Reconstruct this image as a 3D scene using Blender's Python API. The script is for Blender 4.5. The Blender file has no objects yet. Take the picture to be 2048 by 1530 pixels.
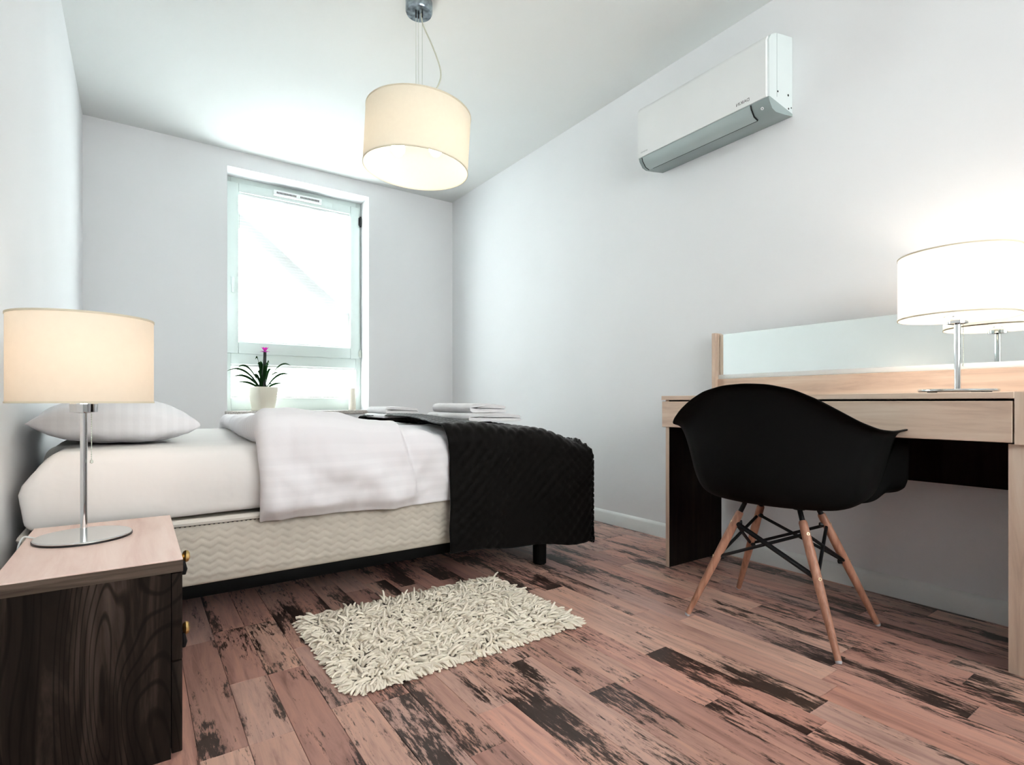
import bpy, bmesh, math, random
from mathutils import Vector, Matrix, noise

random.seed(7)
PI = math.pi
scene = bpy.context.scene
COL = scene.collection

# ---------------------------------------------------------------- camera
CAM_H = 0.73
HEAD = math.radians(34.85)
cam_data = bpy.data.cameras.new('camera')
cam_data.sensor_width = 36.0
cam_data.sensor_fit = 'HORIZONTAL'
cam_data.lens = 1077.0 / 2048.0 * 36.0
cam_data.shift_y = 40.0 / 2048.0
cam_data.clip_start = 0.02
cam = bpy.data.objects.new('camera', cam_data)
cam.location = (0, 0, CAM_H)
cam.rotation_euler = (PI / 2, 0, -HEAD)
COL.objects.link(cam)
scene.camera = cam

# ---------------------------------------------------------------- world, sun, exposure
world = bpy.data.worlds.new('overcast_sky')
scene.world = world
world.use_nodes = True
bg = world.node_tree.nodes['Background']
bg.inputs['Color'].default_value = (1.0, 0.985, 0.985, 1)
bg.inputs['Strength'].default_value = 3.9

sun_data = bpy.data.lights.new('sun', 'SUN')
sun_data.energy = 92.0
sun_data.angle = math.radians(2.0)
sun_data.color = (0.96, 0.98, 1.0)
sun = bpy.data.objects.new('sun', sun_data)
sun.location = (1, 9, 5)
sun.rotation_euler = Vector((0.10, -1.0, -0.42)).to_track_quat('-Z', 'Y').to_euler()
COL.objects.link(sun)

vs = scene.view_settings
scene.display_settings.display_device = 'sRGB'
vs.view_transform = 'Standard'
vs.look = 'None'
vs.exposure = 1.45
vs.gamma = 1.0
vs.use_curve_mapping = False
cy = scene.cycles
cy.max_bounces = 5
cy.diffuse_bounces = 3
cy.glossy_bounces = 3
cy.transmission_bounces = 4
cy.use_adaptive_sampling = True
cy.adaptive_threshold = 0.1
cy.transparent_max_bounces = 6
cy.caustics_reflective = False
cy.caustics_refractive = False
cy.sample_clamp_indirect = 12.0
cy.use_denoising = True
cy.use_light_tree = False

# ================================================================ materials
def new_mat(name):
    m = bpy.data.materials.new(name)
    m.use_nodes = True
    nt = m.node_tree
    return m, nt, nt.nodes['Principled BSDF'], nt.nodes['Material Output']

def N(nt, kind, **inp):
    n = nt.nodes.new(kind)
    for k, v in inp.items():
        n.inputs[k].default_value = v
    return n

def ramp(nt, stops):
    r = nt.nodes.new('ShaderNodeValToRGB')
    el = r.color_ramp.elements
    while len(el) < len(stops):
        el.new(0.5)
    for e, (p, c) in zip(el, stops):
        e.position = p
        e.color = (c[0], c[1], c[2], 1) if not isinstance(c, (int, float)) else (c, c, c, 1)
    return r

def mixc(nt, fac, a, b, mode='MIX'):
    n = nt.nodes.new('ShaderNodeMix')
    n.data_type = 'RGBA'
    n.blend_type = mode
    for sock, v in ((n.inputs[0], fac), (n.inputs[6], a), (n.inputs[7], b)):
        if hasattr(v, 'links') or hasattr(v, 'is_linked'):
            nt.links.new(v, sock)
        elif isinstance(v, (int, float)):
            sock.default_value = v
        else:
            sock.default_value = (v[0], v[1], v[2], 1)
    return n.outputs[2]

def plain(name, col, rough=0.6, metal=0.0, var=0.04, scale=6.0, bump=0.0, bump_scale=80.0, spec=0.5, sheen=0.0):
    """Principled colour with a little procedural variation and optional fine bump."""
    m, nt, b, out = new_mat(name)
    tc = N(nt, 'ShaderNodeTexCoord')
    nz = N(nt, 'ShaderNodeTexNoise', Scale=scale, Detail=1.0)
    nt.links.new(tc.outputs['Object'], nz.inputs['Vector'])
    lo = [c * (1 - var) for c in col]
    hi = [min(1, c * (1 + var)) for c in col]
    r = ramp(nt, [(0.3, lo), (0.7, hi)])
    nt.links.new(nz.outputs['Fac'], r.inputs['Fac'])
    nt.links.new(r.outputs['Color'], b.inputs['Base Color'])
    b.inputs['Roughness'].default_value = rough
    b.inputs['Metallic'].default_value = metal
    b.inputs['Specular IOR Level'].default_value = spec
    if sheen:
        b.inputs['Sheen Weight'].default_value = sheen
        b.inputs['Sheen Roughness'].default_value = 0.4
    if bump:
        n2 = N(nt, 'ShaderNodeTexNoise', Scale=bump_scale, Detail=2.0)
        nt.links.new(tc.outputs['Object'], n2.inputs['Vector'])
        bp = N(nt, 'ShaderNodeBump', Strength=bump, Distance=0.01)
        nt.links.new(n2.outputs['Fac'], bp.inputs['Height'])
        nt.links.new(bp.outputs['Normal'], b.inputs['Normal'])
    return m

def wood(name, cols, stretch, scale=4.0, rough=0.5, ring=0.0, spec=0.4, ring_col=(0.02, 0.012, 0.01)):
    """Wood grain running along the axis whose stretch value is smallest."""
    m, nt, b, out = new_mat(name)
    tc = N(nt, 'ShaderNodeTexCoord')
    mp = N(nt, 'ShaderNodeMapping', Scale=stretch)
    nt.links.new(tc.outputs['Object'], mp.inputs['Vector'])
    n1 = N(nt, 'ShaderNodeTexNoise', Scale=scale, Detail=7.0, Roughness=0.62, Distortion=0.6)
    nt.links.new(mp.outputs['Vector'], n1.inputs['Vector'])
    r = ramp(nt, [(0.30 + 0.4 * i / max(1, len(cols) - 1), c) for i, c in enumerate(cols)])
    nt.links.new(n1.outputs['Fac'], r.inputs['Fac'])
    colr = r.outputs['Color']
    if ring:      # cathedral figure: contour lines of a smooth stretched noise
        mp2 = N(nt, 'ShaderNodeMapping', Scale=(5.0, 5.0, 0.9))
        nt.links.new(tc.outputs['Object'], mp2.inputs['Vector'])
        n3 = N(nt, 'ShaderNodeTexNoise', Scale=1.5, Detail=1.0, Distortion=0.4)
        nt.links.new(mp2.outputs['Vector'], n3.inputs['Vector'])
        k = N(nt, 'ShaderNodeMath'); k.operation = 'MULTIPLY'; k.inputs[1].default_value = 150.0
        nt.links.new(n3.outputs['Fac'], k.inputs[0])
        sn = N(nt, 'ShaderNodeMath'); sn.operation = 'SINE'
        nt.links.new(k.outputs[0], sn.inputs[0])
        rr = ramp(nt, [(0.55, 0.0), (0.98, 1.0)])
        nt.links.new(sn.outputs[0], rr.inputs['Fac'])
        mul = N(nt, 'ShaderNodeMath'); mul.operation = 'MULTIPLY'
        nt.links.new(rr.outputs['Color'], mul.inputs[0]); mul.inputs[1].default_value = ring
        colr = mixc(nt, mul.outputs[0], colr, ring_col)
    nt.links.new(colr, b.inputs['Base Color'])
    b.inputs['Roughness'].default_value = rough
    b.inputs['Specular IOR Level'].default_value = spec
    bp = N(nt, 'ShaderNodeBump', Strength=0.08, Distance=0.002)
    nt.links.new(n1.outputs['Fac'], bp.inputs['Height'])
    nt.links.new(bp.outputs['Normal'], b.inputs['Normal'])
    return m

def cloth_striped(name, col, dark, axis, pitch, rough=0.9):
    """White cotton with faint satin stripes across one axis."""
    m, nt, b, out = new_mat(name)
    tc = N(nt, 'ShaderNodeTexCoord')
    sp = N(nt, 'ShaderNodeSeparateXYZ')
    uvs = tc.outputs['UV'] if axis == 'UV' else tc.outputs['Object']
    nt.links.new(uvs, sp.inputs[0])
    mul = N(nt, 'ShaderNodeMath'); mul.operation = 'MULTIPLY'
    nt.links.new(sp.outputs[{'X': 0, 'Y': 1, 'Z': 2, 'UV': 1}[axis]], mul.inputs[0])
    mul.inputs[1].default_value = 2 * PI / pitch
    sn = N(nt, 'ShaderNodeMath'); sn.operation = 'SINE'
    nt.links.new(mul.outputs[0], sn.inputs[0])
    r = ramp(nt, [(0.45, dark), (0.75, col)])
    mr = N(nt, 'ShaderNodeMapRange'); mr.inputs[1].default_value = -1
    nt.links.new(sn.outputs[0], mr.inputs[0])
    nt.links.new(mr.outputs[0], r.inputs['Fac'])
    nt.links.new(r.outputs['Color'], b.inputs['Base Color'])
    b.inputs['Roughness'].default_value = rough
    b.inputs['Specular IOR Level'].default_value = 0.2
    nz = N(nt, 'ShaderNodeTexNoise', Scale=14.0, Detail=5.0)
    nt.links.new(tc.outputs['Object'], nz.inputs['Vector'])
    bp = N(nt, 'ShaderNodeBump', Strength=0.15, Distance=0.01)
    nt.links.new(nz.outputs['Fac'], bp.inputs['Height'])
    nt.links.new(bp.outputs['Normal'], b.inputs['Normal'])
    return m

def translucent(name, col, tcol, fac, rough_bump=0.0):
    """Fabric that reflects and lets light through."""
    m, nt, b, out = new_mat(name)
    nt.nodes.remove(b)
    tc = N(nt, 'ShaderNodeTexCoord')
    nz = N(nt, 'ShaderNodeTexNoise', Scale=60.0, Detail=3.0)
    nt.links.new(tc.outputs['Object'], nz.inputs['Vector'])
    r = ramp(nt, [(0.3, [c * 0.97 for c in col]), (0.7, col)])
    nt.links.new(nz.outputs['Fac'], r.inputs['Fac'])
    d = N(nt, 'ShaderNodeBsdfDiffuse')
    t = N(nt, 'ShaderNodeBsdfTranslucent', Color=(*tcol, 1))
    nt.links.new(r.outputs['Color'], d.inputs['Color'])
    mx = N(nt, 'ShaderNodeMixShader', Fac=fac)
    nt.links.new(d.outputs[0], mx.inputs[1])
    nt.links.new(t.outputs[0], mx.inputs[2])
    nt.links.new(mx.outputs[0], out.inputs['Surface'])
    return m

def thin_glass(name, tint=(0.97, 0.99, 0.98)):
    m, nt, b, out = new_mat(name)
    nt.nodes.remove(b)
    tr = N(nt, 'ShaderNodeBsdfTransparent', Color=(*tint, 1))
    gl = N(nt, 'ShaderNodeBsdfGlossy', Roughness=0.02)
    fr = N(nt, 'ShaderNodeFresnel', IOR=1.45)
    mx = N(nt, 'ShaderNodeMixShader')
    nt.links.new(fr.outputs[0], mx.inputs[0])
    nt.links.new(tr.outputs[0], mx.inputs[1])
    nt.links.new(gl.outputs[0], mx.inputs[2])
    nt.links.new(mx.outputs[0], out.inputs['Surface'])
    return m

def emitter(name, col, strength):
    m, nt, b, out = new_mat(name)
    b.inputs['Base Color'].default_value = (*col, 1)
    b.inputs['Emission Color'].default_value = (*col, 1)
    b.inputs['Emission Strength'].default_value = strength
    return m

def plank_material():
    m, nt, b, out = new_mat('laminate_plank')
    L = nt.links.new
    tc = N(nt, 'ShaderNodeTexCoord')
    oi = N(nt, 'ShaderNodeObjectInfo')
    def rnd(k):
        a = N(nt, 'ShaderNodeMath'); a.operation = 'MULTIPLY'; a.inputs[1].default_value = k
        L(oi.outputs['Random'], a.inputs[0])
        f = N(nt, 'ShaderNodeMath'); f.operation = 'FRACT'
        L(a.outputs[0], f.inputs[0])
        return f.outputs[0]
    off = N(nt, 'ShaderNodeCombineXYZ')
    o1 = N(nt, 'ShaderNodeMath'); o1.operation = 'MULTIPLY'; o1.inputs[1].default_value = 41.0
    L(oi.outputs['Random'], o1.inputs[0])
    L(o1.outputs[0], off.inputs[0]); L(o1.outputs[0], off.inputs[1])
    add = N(nt, 'ShaderNodeVectorMath'); add.operation = 'ADD'
    L(tc.outputs['Object'], add.inputs[0]); L(off.outputs[0], add.inputs[1])
    mp = N(nt, 'ShaderNodeMapping', Scale=(26.0, 2.2, 26.0))
    L(add.outputs[0], mp.inputs['Vector'])
    g = N(nt, 'ShaderNodeTexNoise', Scale=1.6, Detail=6.0, Roughness=0.65, Distortion=0.5)
    L(mp.outputs[0], g.inputs['Vector'])
    base = ramp(nt, [(0.0, (0.56, 0.285, 0.225)), (0.25, (0.66, 0.36, 0.29)), (0.5, (0.45, 0.24, 0.20)),
                     (0.75, (0.70, 0.43, 0.34)), (1.0, (0.50, 0.31, 0.27))])
    L(rnd(7.31), base.inputs['Fac'])
    gr = ramp(nt, [(0.28, (0.55, 0.50, 0.50)), (0.5, (1, 1, 1)), (0.72, (1.25, 1.22, 1.15))])
    L(g.outputs['Fac'], gr.inputs['Fac'])
    c1 = mixc(nt, 1.0, base.outputs['Color'], gr.outputs['Color'], 'MULTIPLY')
    # dark worn figure: broad patches broken up by fine streaks, more on some planks than on others
    p = N(nt, 'ShaderNodeTexNoise', Scale=0.55, Detail=3.0, Roughness=0.5, Distortion=0.3)
    mp2 = N(nt, 'ShaderNodeMapping', Scale=(22.0, 4.0, 22.0))
    L(add.outputs[0], mp2.inputs['Vector']); L(mp2.outputs[0], p.inputs['Vector'])
    s = N(nt, 'ShaderNodeTexNoise', Scale=5.0, Detail=5.0, Roughness=0.75)
    mp3 = N(nt, 'ShaderNodeMapping', Scale=(22.0, 3.5, 22.0))
    L(add.outputs[0], mp3.inputs['Vector']); L(mp3.outputs[0], s.inputs['Vector'])
    sm = N(nt, 'ShaderNodeMath'); sm.operation = 'MULTIPLY_ADD'
    L(s.outputs['Fac'], sm.inputs[0]); sm.inputs[1].default_value = 0.55
    ph = N(nt, 'ShaderNodeMath'); ph.operation = 'MULTIPLY'; ph.inputs[1].default_value = 0.6
    L(p.outputs['Fac'], ph.inputs[0]); L(ph.outputs[0], sm.inputs[2])
    # per-plank threshold shift
    sh = N(nt, 'ShaderNodeMath'); sh.operation = 'MULTIPLY_ADD'
    L(rnd(13.7), sh.inputs[0]); sh.inputs[1].default_value = 0.11
    L(sm.outputs[0], sh.inputs[2])
    thr = ramp(nt, [(0.648, 0.0), (0.705, 1.0)])
    L(sh.outputs[0], thr.inputs['Fac'])
    mulf = N(nt, 'ShaderNodeMath'); mulf.operation = 'MULTIPLY'; mulf.inputs[1].default_value = 0.92
    L(thr.outputs['Color'], mulf.inputs[0])
    c2 = mixc(nt, mulf.outputs[0], c1, (0.006, 0.004, 0.0035))
    L(c2, b.inputs['Base Color'])
    b.inputs['Roughness'].default_value = 0.33
    b.inputs['Specular IOR Level'].default_value = 0.3
    bp = N(nt, 'ShaderNodeBump', Strength=0.06, Distance=0.002)
    L(g.outputs['Fac'], bp.inputs['Height']); L(bp.outputs['Normal'], b.inputs['Normal'])
    return m

M = {}
M['wall'] = plain('wall_paint', (0.86, 0.87, 0.885), 0.9, var=0.012, scale=2.0, spec=0.2)
M['ceiling'] = plain('ceiling_paint', (0.85, 0.875, 0.865), 0.95, var=0.01, scale=2.0, spec=0.1)
M['trim'] = plain('white_trim', (0.82, 0.84, 0.83), 0.45, var=0.01)
M['upvc'] = plain('white_plastic_frame', (0.68, 0.76, 0.735), 0.35, var=0.01)
M['black'] = plain('black_plastic', (0.006, 0.006, 0.006), 0.45, var=0.1)
M['slot'] = plain('dark_slot', (0.01, 0.012, 0.012), 0.8)
M['subfloor'] = plain('dark_joint', (0.05, 0.03, 0.025), 0.8)
M['plank'] = plank_material()
M['granite'] = plain('speckled_granite', (0.50, 0.47, 0.44), 0.35, var=0.35, scale=180)
M['chrome'] = plain('chrome', (0.80, 0.82, 0.83), 0.07, 1.0, var=0.01)
M['brushed'] = plain('brushed_chrome', (0.72, 0.76, 0.76), 0.16, 1.0, var=0.02)
M['gunmetal'] = plain('mottled_chrome', (0.30, 0.36, 0.40), 0.25, 1.0, var=0.5, scale=45)
M['mirror'] = plain('mirror_glass', (0.90, 0.95, 0.93), 0.015, 1.0, var=0.002)
M['glass'] = thin_glass('window_glass')
M['blind'] = translucent('blind_fabric', (0.90, 0.93, 0.93), (0.90, 0.95, 0.95), 0.17)
M['shade_cream'] = translucent('cream_lamp_fabric', (0.80, 0.74, 0.63), (0.94, 0.80, 0.66), 0.30)
M['shade_white'] = translucent('white_lamp_fabric', (0.88, 0.84, 0.79), (0.95, 0.87, 0.79), 0.40)
M['shade_pend'] = translucent('beige_lamp_fabric', (0.78, 0.74, 0.64), (0.93, 0.83, 0.66), 0.22)
M['shade_rim'] = plain('shade_rim_tape', (0.72, 0.66, 0.52), 0.8)
M['bulb_warm'] = emitter('warm_bulb', (1.0, 0.84, 0.72), 8.0)
M['bulb_desk'] = emitter('desk_bulb', (1.0, 0.86, 0.75), 30.0)
M['bulb_pend'] = emitter('pendant_bulb', (1.0, 0.86, 0.72), 12.0)
M['cord'] = plain('grey_cord', (0.60, 0.62, 0.52), 0.6)
M['wire'] = plain('steel_wire', (0.62, 0.66, 0.60), 0.35, 0.6)
M['wood_light'] = wood('light_maple', [(0.56, 0.40, 0.31), (0.72, 0.55, 0.43), (0.80, 0.65, 0.53)], (14, 1.1, 14), 2.2, 0.5)
M['wood_light_z'] = wood('light_maple_upright', [(0.56, 0.40, 0.31), (0.72, 0.55, 0.43), (0.80, 0.65, 0.53)], (14, 14, 1.1), 2.2, 0.5)
M['wood_pink'] = wood('pinkish_maple', [(0.74, 0.52, 0.46), (0.84, 0.64, 0.57), (0.90, 0.72, 0.65)], (12, 1.2, 12), 1.8, 0.45)
M['wood_shaded'] = wood('shaded_cabinet_wood', [(0.004, 0.003, 0.0025), (0.018, 0.0125, 0.010), (0.075, 0.054, 0.044)], (9, 9, 0.8), 1.6, 0.7, ring=0.7, spec=0.08, ring_col=(0.006, 0.004, 0.003))  # pinkish cabinet wood with its shade put into the colour
M['wood_shaded_y'] = wood('shaded_cabinet_edge', [(0.035, 0.024, 0.018), (0.09, 0.065, 0.050), (0.16, 0.12, 0.095)], (1.5, 13, 40), 2.0, 0.7, spec=0.1)  # same shade put into the colour of the top board's edge
M['carcass_shaded'] = wood('shaded_desk_board', [(0.006, 0.005, 0.004), (0.012, 0.009, 0.008), (0.02, 0.015, 0.012)], (10, 10, 1.0), 2.0, 0.7, spec=0.08)  # maple desk boards with the under-desk shade put into their colour
M['chair_leg'] = wood('chair_leg_beech', [(0.26, 0.12, 0.075), (0.42, 0.20, 0.13), (0.52, 0.28, 0.19)], (30, 30, 3), 2.0, 0.45)
M['shell'] = plain('black_chair_shell', (0.003, 0.003, 0.003), 0.75, var=0.1, spec=0.12)
M['blackmetal'] = plain('black_metal', (0.005, 0.005, 0.006), 0.5, var=0.1, spec=0.3)
M['brass'] = plain('aged_brass', (0.80, 0.55, 0.22), 0.28, 1.0, var=0.3, scale=60)
M['sheet'] = plain('white_bed_sheet', (0.86, 0.83, 0.81), 0.9, var=0.015, scale=5, bump=0.25, bump_scale=16, spec=0.2)
M['quilt'] = plain('cream_quilting', (0.61, 0.555, 0.48), 0.8, var=0.05, scale=20, spec=0.25)
M['piping'] = plain('cream_piping', (0.74, 0.70, 0.64), 0.75, var=0.03)
M['linen'] = cloth_striped('striped_cotton', (0.90, 0.875, 0.90), (0.875, 0.85, 0.875), 'UV', 0.034)
M['linen_y'] = cloth_striped('striped_cotton_pillow', (0.88, 0.875, 0.90), (0.855, 0.85, 0.875), 'X', 0.03)
M['towel'] = plain('white_terry', (0.93, 0.91, 0.92), 0.95, var=0.02, scale=30, bump=0.5, bump_scale=420, spec=0.1)
M['spread'] = plain('dark_brown_quilt', (0.004, 0.0034, 0.003), 0.6, var=0.1, spec=0.06, sheen=0.26)
M['bedleg'] = plain('black_bed_leg', (0.003, 0.003, 0.003), 0.6, spec=0.1)
M['rug_base'] = plain('rug_backing', (0.10, 0.085, 0.06), 0.95, var=0.1)  # dark, to put the shade of the gaps between strands into the backing
M['rug'] = plain('cream_shag_yarn', (0.95, 0.86, 0.73), 0.9, var=0.06, scale=40, spec=0.1)
M['ac_white'] = plain('white_ac_plastic', (0.86, 0.88, 0.88), 0.3, var=0.01)
M['ac_side'] = plain('pale_ac_plastic', (0.70, 0.77, 0.77), 0.35, var=0.01)
M['ac_grey'] = plain('grey_ac_plastic', (0.30, 0.37, 0.37), 0.4, var=0.04)
M['ac_flap'] = plain('pale_grey_louver', (0.42, 0.50, 0.50), 0.35, var=0.04)
M['ac_print'] = plain('dark_grey_print', (0.05, 0.055, 0.055), 0.6)
M['ac_print_pale'] = plain('pale_grey_print', (0.45, 0.48, 0.48), 0.6)
M['pot'] = plain('cream_ceramic', (0.80, 0.76, 0.64), 0.4, var=0.02)
M['candle'] = plain('cream_wax', (0.86, 0.80, 0.70), 0.5, var=0.02)
M['leaf'] = translucent('bromeliad_leaf', (0.012, 0.035, 0.012), (0.08, 0.30, 0.07), 0.12)
M['leaf_core'] = plain('dark_leaf_core', (0.006, 0.010, 0.006), 0.5, var=0.3)
M['petal'] = translucent('magenta_petal', (0.50, 0.05, 0.38), (0.80, 0.12, 0.62), 0.4)
M['soil'] = plain('potting_soil', (0.02, 0.014, 0.010), 0.95, var=0.3, scale=60)
M['brace'] = plain('grey_steel', (0.18, 0.20, 0.20), 0.6)
M['eyelet'] = plain('pale_brass_eyelet', (0.80, 0.66, 0.45), 0.3, 1.0, var=0.05)
M['foot_grey'] = plain('grey_glide', (0.45, 0.46, 0.50), 0.4)

# ================================================================ object helpers
WLOC = {}

def finish(name, me, mat, parent=None, label=None, cat=None, group=None, kind=None, smooth=30, origin=None):
    """Link a mesh given in world coordinates as a part of parent, or as a top-level thing."""
    if smooth is not None:
        me.shade_smooth()
        me.set_sharp_from_angle(angle=math.radians(smooth))
    if mat is not None:
        me.materials.append(mat)
    ob = bpy.data.objects.new(name, me)
    COL.objects.link(ob)
    if parent is not None:
        me.transform(Matrix.Translation(-WLOC[parent.name]))
        ob.parent = parent
        WLOC[ob.name] = WLOC[parent.name].copy()
    else:
        if origin is None:
            xs = [v.co.x for v in me.vertices]; ys = [v.co.y for v in me.vertices]; zs = [v.co.z for v in me.vertices]
            origin = Vector(((min(xs) + max(xs)) / 2, (min(ys) + max(ys)) / 2, min(zs)))
        origin = Vector(origin)
        me.transform(Matrix.Translation(-origin))
        ob.location = origin
        WLOC[ob.name] = origin.copy()
    if label: ob['label'] = label
    if cat: ob['category'] = cat
    if group: ob['group'] = group
    if kind: ob['kind'] = kind
    return ob

def obj(name, bm, mat, parent=None, **kw):
    me = bpy.data.meshes.new(name)
    bmesh.ops.recalc_face_normals(bm, faces=bm.faces)
    bm.to_mesh(me)
    bm.free()
    return finish(name, me, mat, parent, **kw)

def raw(name, verts, faces, mat, parent=None, uvs=None, **kw):
    me = bpy.data.meshes.new(name)
    me.from_pydata([tuple(v) for v in verts], [], faces)
    me.update()
    if uvs is not None:
        layer = me.uv_layers.new(name='UVMap')
        for lp in me.loops:
            layer.data[lp.index].uv = uvs[lp.vertex_index]
    return finish(name, me, mat, parent, **kw)

def thing(name, loc, label=None, cat=None, group=None, kind=None):
    o = bpy.data.objects.new(name, None)
    o.empty_display_size = 0.1
    o.location = loc
    COL.objects.link(o)
    WLOC[o.name] = Vector(loc)
    if label: o['label'] = label
    if cat: o['category'] = cat
    if group: o['group'] = group
    if kind: o['kind'] = kind
    return o

def box(bm, x0, x1, y0, y1, z0, z1, bev=0.0, seg=2):
    vs_ = [bm.verts.new(p) for p in ((x0, y0, z0), (x1, y0, z0), (x1, y1, z0), (x0, y1, z0),
                                     (x0, y0, z1), (x1, y0, z1), (x1, y1, z1), (x0, y1, z1))]
    fs = [bm.faces.new([vs_[i] for i in f]) for f in ((0, 3, 2, 1), (4, 5, 6, 7), (0, 1, 5, 4),
                                                      (1, 2, 6, 5), (2, 3, 7, 6), (3, 0, 4, 7))]
    if bev:
        ed = list({e for f in fs for e in f.edges})
        bmesh.ops.bevel(bm, geom=ed, offset=bev, segments=seg, profile=0.5, affect='EDGES')
    return bm

def B(*a, **k):
    return box(bmesh.new(), *a, **k)

def lathe(bm, prof, cx=0, cy=0, seg=32, mat=None, sx=1.0, sy=1.0):
    """Revolve (r, z) points; caps where r is zero or open otherwise."""
    rings = []
    for r, z in prof:
        if r < 1e-6:
            v = bm.verts.new((0, 0, z)); rings.append([v])
        else:
            rings.append([bm.verts.new((r * sx * math.cos(2 * PI * i / seg), r * sy * math.sin(2 * PI * i / seg), z)) for i in range(seg)])
    allv = [v for r in rings for v in r]
    for a, b in zip(rings, rings[1:]):
        for i in range(seg):
            j = (i + 1) % seg
            if len(a) == 1 and len(b) == 1: break
            if len(a) == 1: bm.faces.new((a[0], b[i], b[j]))
            elif len(b) == 1: bm.faces.new((a[i], a[j], b[0]))
            else: bm.faces.new((a[i], a[j], b[j], b[i]))
    mt = Matrix.Translation((cx, cy, 0))
    if mat is not None:
        mt = mt @ mat
    for v in allv:
        v.co = mt @ v.co
    return bm

def tube(bm, pts, rad, seg=8, caps=True):
    """Sweep a circle along points; rad is a number or a list."""
    pts = [Vector(p) for p in pts]
    n = len(pts)
    rs = rad if isinstance(rad, (list, tuple)) else [rad] * n
    rings = []
    up = None
    for i, p in enumerate(pts):
        d = (pts[min(i + 1, n - 1)] - pts[max(i - 1, 0)]).normalized()
        if up is None:
            up = Vector((0, 0, 1)) if abs(d.z) < 0.9 else Vector((1, 0, 0))
        a = d.cross(up).normalized()
        b = a.cross(d).normalized()
        up = b
        rings.append([bm.verts.new(p + rs[i] * (a * math.cos(2 * PI * k / seg) + b * math.sin(2 * PI * k / seg))) for k in range(seg)])
    for r0, r1 in zip(rings, rings[1:]):
        for k in range(seg):
            j = (k + 1) % seg
            bm.faces.new((r0[k], r0[j], r1[j], r1[k]))
    if caps:
        bm.faces.new(list(reversed(rings[0])))
        bm.faces.new(rings[-1])
    return bm

def extrude_y(bm, prof, y0, y1):
    """Closed (x, z) outline extruded between two y values."""
    a = [bm.verts.new((x, y0, z)) for x, z in prof]
    b = [bm.verts.new((x, y1, z)) for x, z in prof]
    n = len(prof)
    for i in range(n):
        j = (i + 1) % n
        bm.faces.new((a[i], a[j], b[j], b[i]))
    bm.faces.new(a); bm.faces.new(list(reversed(b)))
    return bm

def bez(pts, n=20):
    """Catmull-Rom through points."""
    pts = [Vector(p) for p in pts]
    P = [pts[0] * 2 - pts[1]] + pts + [pts[-1] * 2 - pts[-2]]
    out = []
    for i in range(1, len(P) - 2):
        for k in range(n):
            t = k / n
            p0, p1, p2, p3 = P[i - 1], P[i], P[i + 1], P[i + 2]
            out.append(0.5 * ((2 * p1) + (p2 - p0) * t + (2 * p0 - 5 * p1 + 4 * p2 - p3) * t * t + (3 * p1 - p0 - 3 * p2 + p3) * t ** 3))
    out.append(pts[-1])
    return out

def fbm(p, oct_=3):
    return noise.fractal(Vector(p), 1.0, 2.0, oct_, noise_basis='PERLIN_ORIGINAL')

# ================================================================ the room
XL, XR, YB, YF, ZC = -0.28, 2.34, 4.305, -1.6, 2.535
OX0, OX1, OZ0, OZ1 = 0.527, 1.563, 0.668, 2.418     # window opening
WT = 0.31                                             # thickness of the window wall

floor = obj('floor', B(XL - 0.1, XR + 0.1, YF - 0.1, YB + WT, -0.08, -0.004), M['subfloor'], kind='structure', smooth=None)
obj('ceiling', B(XL - 0.1, XR + 0.1, YF - 0.1, YB + WT, ZC, ZC + 0.1), M['ceiling'], kind='structure', smooth=None)
obj('wall_left', B(XL - 0.1, XL, YF - 0.1, YB, 0, ZC), M['wall'], kind='structure', smooth=None)
obj('wall_right', B(XR, XR + 0.1, YF - 0.1, YB, 0, ZC), M['wall'], kind='structure', smooth=None)
bm = bmesh.new()
box(bm, XL - 0.1, OX0, YB, YB + WT, 0, ZC)
box(bm, OX1, XR + 0.1, YB, YB + WT, 0, ZC)
box(bm, OX0, OX1, YB, YB + WT, 0, OZ0 - 0.02)
box(bm, OX0, OX1, YB, YB + WT, OZ1, ZC)
obj('wall_back', bm, M['wall'], kind='structure', smooth=None)
RX0, RX1, RZ0, RZ1 = -0.12, 2.20, 0.95, 2.40          # wide window added behind the camera, unseen, for fill light
bm = bmesh.new()
box(bm, XL, RX0, YF - 0.1, YF, 0, ZC)
box(bm, RX1, XR, YF - 0.1, YF, 0, ZC)
box(bm, RX0, RX1, YF - 0.1, YF, RZ1, ZC)
box(bm, RX0, RX1, YF - 0.1, YF, 0, RZ0)
obj('wall_rear', bm, M['wall'], kind='structure', smooth=None)
w2 = thing('added_fill_window', (1.04, YF - 0.05, RZ0), kind='structure')
bm = bmesh.new()
for a, b_ in ((RX0, RX0 + 0.06), (1.01, 1.07), (RX1 - 0.06, RX1)):
    box(bm, a, b_, YF - 0.08, YF - 0.02, RZ0, RZ1, 0.004)
box(bm, RX0 + 0.06, RX1 - 0.06, YF - 0.08, YF - 0.02, RZ0, RZ0 + 0.06, 0.004)
box(bm, RX0 + 0.06, RX1 - 0.06, YF - 0.08, YF - 0.02, RZ1 - 0.06, RZ1, 0.004)
obj('frame', bm, M['upvc'], w2)
for a, b_ in ((RX0 + 0.06, 1.01), (1.07, RX1 - 0.06)):
    obj('pane', B(a, b_, YF - 0.054, YF - 0.048, RZ0 + 0.06, RZ1 - 0.06), M['glass'], w2, smooth=None)

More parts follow.
